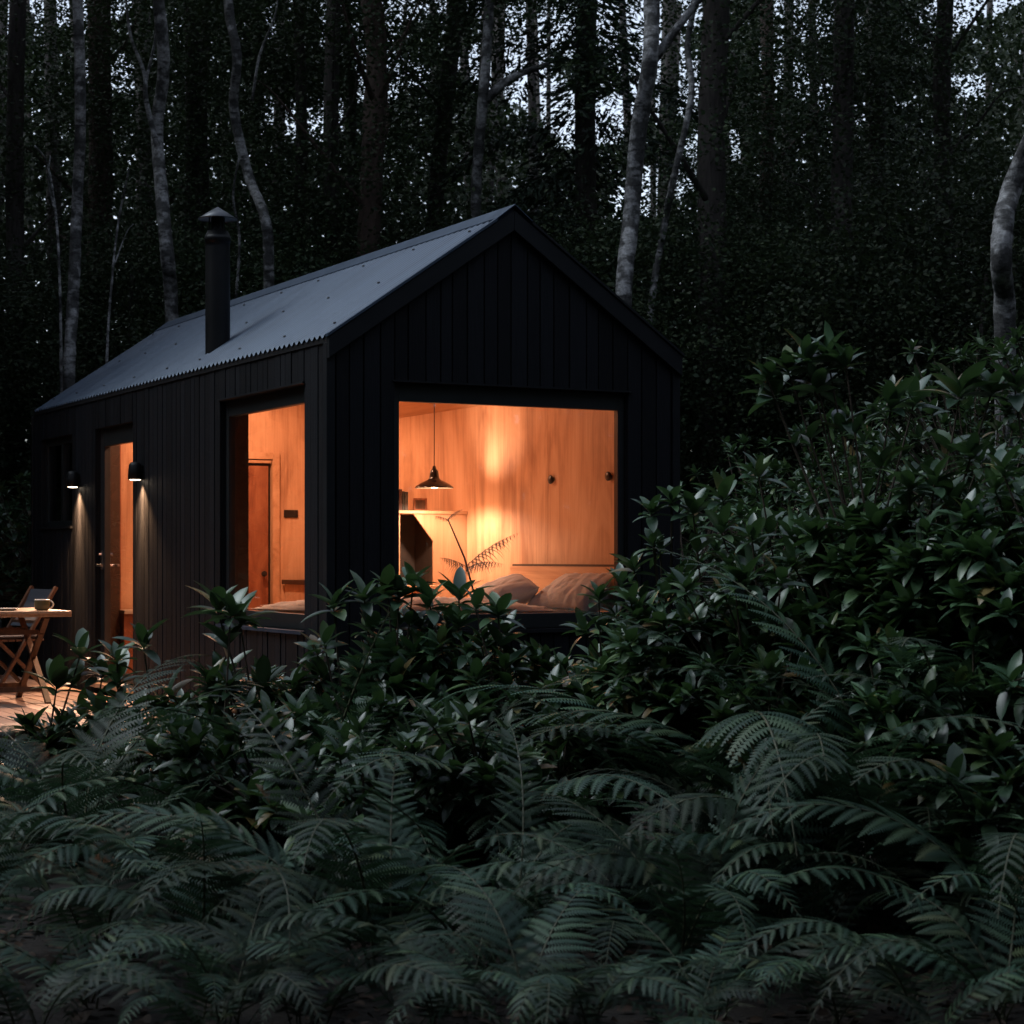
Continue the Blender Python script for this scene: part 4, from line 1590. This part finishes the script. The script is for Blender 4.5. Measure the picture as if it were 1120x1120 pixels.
GB = "birches behind the cabin"
tree("birch", "pale birch with a slightly bowed trunk rising just left of the flue", 22.5, [(190, 560), (188, 350), (183, 280), (177, 215), (172, 140), (179, 70), (172, -10)], .20, .11, M['birch'],
     CROWN[3], 10.5, .9, group=GB, top=5, seed=1,
     limbs=[([(172, 160, 0), (160, 110, -.1), (158, 80, -.1), (143, 40, 0), (138, 0, .1)], .035, .014), ([(159, 90, -.1), (170, 40, .1), (168, 0, .2)], .02, .01)])
tree("birch", "pale birch with an S-shaped trunk right of the flue", 23.5, [(296, 560), (294, 300), (290, 240), (272, 192), (256, 120), (259, 60), (249, -10)], .16, .09, M['birch'],
     CROWN[3], 10.8, .9, group=GB, top=5, seed=2, limbs=[([(258, 330, .3), (262, 260, .3), (255, 215, .2), (262, 170, 0)], .02, .012), ([(276, 110, .6), (284, 60, .6), (300, 20, .7), (305, -10, .8)], .02, .01)])
tree("birch", "speckled birch with peeling black patches left of the flue behind the far corner", 21.5, [(74, 600), (75, 420), (80, 330), (84, 230), (88, 120), (84, -10)], .165, .09, M['birch'], CROWN[3], 10.5, .9, group=GB, top=5, seed=3)
tree("birch", "tall forked birch rising behind the gable's right slope", 20, [(676, 520), (682, 325), (690, 240), (699, 140), (711, 65), (713, -10)], .21, .14, M['birch'], CROWN[3], 10.5, .9, group=GB, top=5, seed=4,
     limbs=[([(708, 75, 0), (728, 48, -.1), (745, 25, -.2), (768, -5, -.3), (800, -40, -.4)], .055, .03)])
tree("birch", "slender dim birch leaning right behind the gable's right slope", 22.5, [(706, 520), (711, 350), (726, 250), (738, 190), (756, 105), (752, 50), (760, -10)], .10, .06, M['birch'], CROWN[3], 10.5, .8, group=GB, top=4, seed=5)
tree("birch", "dim birch with a dark fork straight behind the ridge end", 25, [(518, 480), (520, 245), (523, 170), (530, 90), (536, -10)], .17, .11, M['birch'], CROWN[3], 11, .9, group=GB, top=4, seed=6,
     limbs=[([(530, 110, -.2), (560, 85, -.3), (600, 70, -.4)], .07, .03)])
tree("birch", "mottled leaning birch trunk at the right edge above the shrubs", 15.5, [(1100, 520), (1099, 345), (1095, 285), (1098, 240), (1107, 205), (1124, 165), (1148, 110), (1190, -10)], .19, .14, M['birch'], CROWN[3], 9, .8, group=GB, top=4, seed=7, nlimb=3)
GS = "thin saplings beside the birches"
tree("sapling", "thin bare sapling with a hooked top nearest the left edge", 21, [(66, 560), (67, 420), (65, 300), (61, 235), (52, 180), (38, 160)], .055, .025, M['birch'], group=GS, nlimb=0, seed=8,
     limbs=[([(60, 230, 0), (53, 200, .1), (55, 170, .1)], .012, .006)])
tree("sapling", "thin bare sapling between the speckled birch and the bowed birch", 21.3, [(116, 560), (117, 392), (123, 300), (130, 240), (141, 185)], .05, .022, M['birch'], group=GS, nlimb=0, seed=9,
     limbs=[([(125, 290, 0), (138, 255, .2), (146, 245, .2)], .010, .005)])

GD = "dark trunks in the wood"
DARK = [
    ("dark straight trunk between the S-shaped birch and the ridge, under a sky gap", 27, [(362, 460), (364, 300), (362, 150), (366, -10)], .26, .18, 'bark_dark'),
    ("stout reddish trunk with crooked limbs behind the ridge", 26, [(396, 460), (402, 290), (408, 160), (412, 60), (405, -10)], .36, .26, 'bark_red'),
    ("thin dark trunk just left of the stout reddish trunk", 30, [(380, 460), (383, 250), (386, 100), (380, -10)], .16, .10, 'bark_dark'),
    ("dark trunk at the far left edge of the wood", 26, [(14, 600), (18, 400), (16, 200), (20, -10)], .28, .2, 'bark_dark'),
    ("wide dark trunk between the two left saplings", 29, [(100, 600), (104, 380), (110, 200), (108, -10)], .42, .3, 'bark_red'),
    ("dark trunk right of the bowed birch under the sky gap", 30, [(205, 600), (208, 350), (212, 150), (209, -10)], .3, .22, 'bark_dark'),
    ("thin dark trunk close right of the flue top", 31, [(228, 600), (226, 300), (222, 120), (226, -10)], .18, .12, 'bark_dark'),
    ("dark trunk right of the S-shaped birch", 28, [(330, 460), (326, 300), (330, 150), (326, -10)], .2, .14, 'bark_dark'),
    ("wide dark trunk right of the leaning slender birch", 24, [(782, 520), (780, 350), (778, 150), (784, -10)], .4, .3, 'bark_dark'),
    ("dark straight trunk between sky gaps above the raised leaf spray", 25, [(918, 520), (920, 300), (922, 130), (924, -10)], .32, .24, 'bark_dark'),
    ("thin dark trunk splitting the brightest right-hand sky gap", 33, [(890, 520), (892, 250), (888, -10)], .16, .12, 'bark_dark'),
    ("dark trunk near the right edge left of the mottled birch", 26, [(1030, 520), (1034, 300), (1030, 100), (1034, -10)], .28, .2, 'bark_dark'),
    ("dark leaning trunk behind the ridge end, left of the dim birch", 29, [(470, 460), (474, 260), (486, 120), (500, -10)], .3, .2, 'bark_dark'),
    ("reddish trunk just right of the wide dark one", 30, [(838, 520), (836, 300), (840, 120), (838, -10)], .25, .18, 'bark_red'),
]
for i, (lab, Z, path, a, b, m_) in enumerate(DARK):
    tree("woodland_tree", lab, Z, path, a, b, M[m_], CROWN[i % 4], 8.8 + (i * 7 % 5) * .6, 1.0, group=GD, top=5, seed=20 + i, nlimb=7)
tree("conifer", "dark drooping conifer standing behind the gable's apex", 27, [(640, 480), (642, 300), (640, 150), (642, -10)], .36, .24, M['bark_dark'], CONI, 2.4, 1.0, group="conifers in the wood", top=5, seed=50, nlimb=3)
tree("conifer", "dark feathery conifer filling the wood on the right", 31, [(960, 520), (958, 250), (962, -10)], .32, .22, M['bark_dark'], CONI, 1.8, 1.0, group="conifers in the wood", top=5, seed=51, nlimb=3)

# low understorey trees closing the view below the canopy
GU = "leafy understorey trees in the wood"
rU = random.Random(77)
UND = [(-20, 24, 3.6), (45, 26, 4.4), (140, 25, 4.0), (235, 27, 4.6), (310, 26, 4.4), (345, 29, 5.2), (440, 27, 4.8), (505, 29, 5.0), (575, 28, 4.4), (610, 25, 3.4), (735, 25, 4.2), (760, 28, 5.6),
       (815, 24, 4.0), (865, 27, 4.6), (950, 24, 3.8), (1000, 27, 5.2), (1060, 23, 4.4), (1120, 25, 5.0)]
for i, (px, Z, cz) in enumerate(UND):
    a = "nearest the left edge" if i == 0 else None
    desc = {0: "at the left edge behind the far shrubs", 1: "behind the hook-topped sapling", 2: "between the second sapling and the bowed birch", 3: "directly behind the flue",
            4: "behind the S-shaped birch", 5: "under the dark straight trunk's sky gap", 6: "behind the middle of the ridge", 7: "behind the dim forked birch", 8: "left of the drooping conifer",
            9: "low in front of the drooping conifer", 10: "behind the slender leaning birch", 11: "high between birch fork and wide dark trunk", 12: "right of the wide dark trunk", 13: "left of the raised leaf spray's sky gap",
            14: "low in front of the feathery conifer", 15: "high right of the feathery conifer", 16: "left of the mottled birch", 17: "behind the mottled birch at the right edge"}[i]
    tree("understorey_tree", "leafy dark understorey tree " + desc, Z, [(px, 560), (px + rU.uniform(-12, 12), 420), (px + rU.uniform(-20, 20), 300)], .10, .05, M['bark_dark'],
         LOWC[i % 2], cz, rU.uniform(1.0, 1.25), group=GU, seed=80 + i, nlimb=3)

# far wood: one leafy mass with distant stems, thinner towards the top
rn = np.random.RandomState(31)
n = 520000
Z = rn.uniform(33, 60, n)
X = rn.uniform(-.38, .38, n) * Z
zz = 19 * rn.beta(1.05, 1.3, n)
# clumped, with openings to the sky only high up
def hole(a, b):
    return (np.sin(a * 1.9 + np.sin(b * 1.3) * 1.7) + np.sin(b * 2.3 + np.sin(a * .9) * 1.9) + np.sin(a * .55 + b * .4 + 1.0)) / 3
el = (zz - 1.6) / Z
col = X / Z
open_ = hole(col * 46, el * 60)
e0 = np.where((col > .05) & (col < .10), .165, np.where(col > .14, .205, .195))
lim = np.where(el < e0, 2.0, .42 - 7.5 * (el - e0))
lim = np.where(col < -.10, lim + .5, lim)
lim = np.where(col > .19, lim + .3, lim)
lim = np.where((col > -.128) & (col < -.058) & (el > .205), lim - .45, lim)
lim = np.where((col > .125) & (col < .19) & (el > .225), lim - .3, lim)
keep = open_ < lim
Z, X, zz = Z[keep], X[keep], zz[keep]
fwv, rtv = np.array(FW), np.array(RT)
P = np.array(CAM)[None] + X[:, None] * rtv + Z[:, None] * fwv
P[:, 2] = zz
L = rn.uniform(.10, .22, len(P))
# the same wood closing round the clearing, to the sides and behind
m2 = 135000
az = R(38) + rn.uniform(0, 1, m2) * R(284)
rad_ = rn.uniform(15, 27, m2)
top_ = np.where(az > R(225), 13.0, 15.5)
# low thicket filling the near ring, and wings beyond both edges of the view
m3 = 90000
az3 = R(38) + rn.uniform(0, 1, m3) * R(284)
rad3 = rn.uniform(15, 24, m3)
P3 = np.stack([-1 + rad3 * np.sin(az3 + TH), -4 + rad3 * np.cos(az3 + TH), 8 * rn.beta(1.1, 1.2, m3)], 1)
m4 = 90000
Z4 = rn.uniform(17, 38, m4)
X4 = np.where(rn.uniform(size=m4) < .7, -1, 1) * rn.uniform(.31, .95, m4) * Z4
P4 = np.array(CAM)[None] + X4[:, None] * rtv + Z4[:, None] * fwv
P4[:, 2] = 14 * rn.beta(1.05, 1.25, m4)
# crowns that hang over the near edge of the clearing
m5 = 15000
X5 = np.where(rn.uniform(size=m5) < .6, rn.uniform(-9, 6, m5), rn.uniform(-12, -4.5, m5))
Z5 = np.where(X5 < -4.5, rn.uniform(-4, 7.4, m5), rn.uniform(-6, 4.0, m5))
P5 = np.array(CAM)[None] + X5[:, None] * rtv + Z5[:, None] * fwv
P5[:, 2] = rn.uniform(5.8, 10, m5)
k5 = hole(X5 * 1.1, Z5 * 1.1 + P5[:, 2] * .3) < .28
P5 = P5[k5]; m5 = len(P5)
lf = az > R(225)
dup_ = np.nonzero(lf)[0]
az = np.concatenate([az, az[dup_] + rn.uniform(-.03, .03, len(dup_))]); rad_ = np.concatenate([rad_, rad_[dup_] + rn.uniform(-.5, 1.5, len(dup_))])
top_ = np.concatenate([top_, top_[dup_]]); m2 = len(az)
P2 = np.stack([-1 + rad_ * np.sin(az + TH), -4 + rad_ * np.cos(az + TH), top_ * rn.beta(1.1, 1.3, m2)], 1)
P = np.concatenate([P, P2, P3, P4, P5]); L = np.concatenate([L, rn.uniform(.25, .5, m2 + m3 + m4), rn.uniform(.18, .34, m5)])[:, None]
n = len(P)
ax = rn.normal(size=(n, 3)); ax /= np.linalg.norm(ax, axis=1)[:, None]
nn = rn.normal(size=(n, 3)) + np.array([0, 0, .6])
sd = np.cross(ax, nn); sd /= np.linalg.norm(sd, axis=1)[:, None]
V = np.stack([P, P + ax * L * .45 + sd * L * .34, P + ax * L, P + ax * L * .45 - sd * L * .34], 1).reshape(-1, 3)
fwo = link(bpy.data.objects.new("far_wood", np_mesh("far_wood", V, np.arange(n * 4).reshape(-1, 4), M['leaf_bg'])))
tag(fwo, "dense dark wood far behind the cabin with small gaps of pale sky", "wood", kind="stuff")
mb = MB()
rs = random.Random(6)
for k in range(46):
    Zk = rs.uniform(34, 56)
    p = CAM + RT * (rs.uniform(-.31, .31) * Zk) + FW * Zk
    r0 = rs.uniform(.09, .22)
    mb.tube([(p.x, p.y, 1.0), (p.x + rs.uniform(-.3, .3), p.y, 7), (p.x + rs.uniform(-.6, .6), p.y, 17)], [r0, r0 * .85, r0 * .5], 7)
tag(build("far_trunks", mb, M['bark_dark'], None, smooth=True), "many distant dark trunks deep in the wood", "wood", kind="stuff")
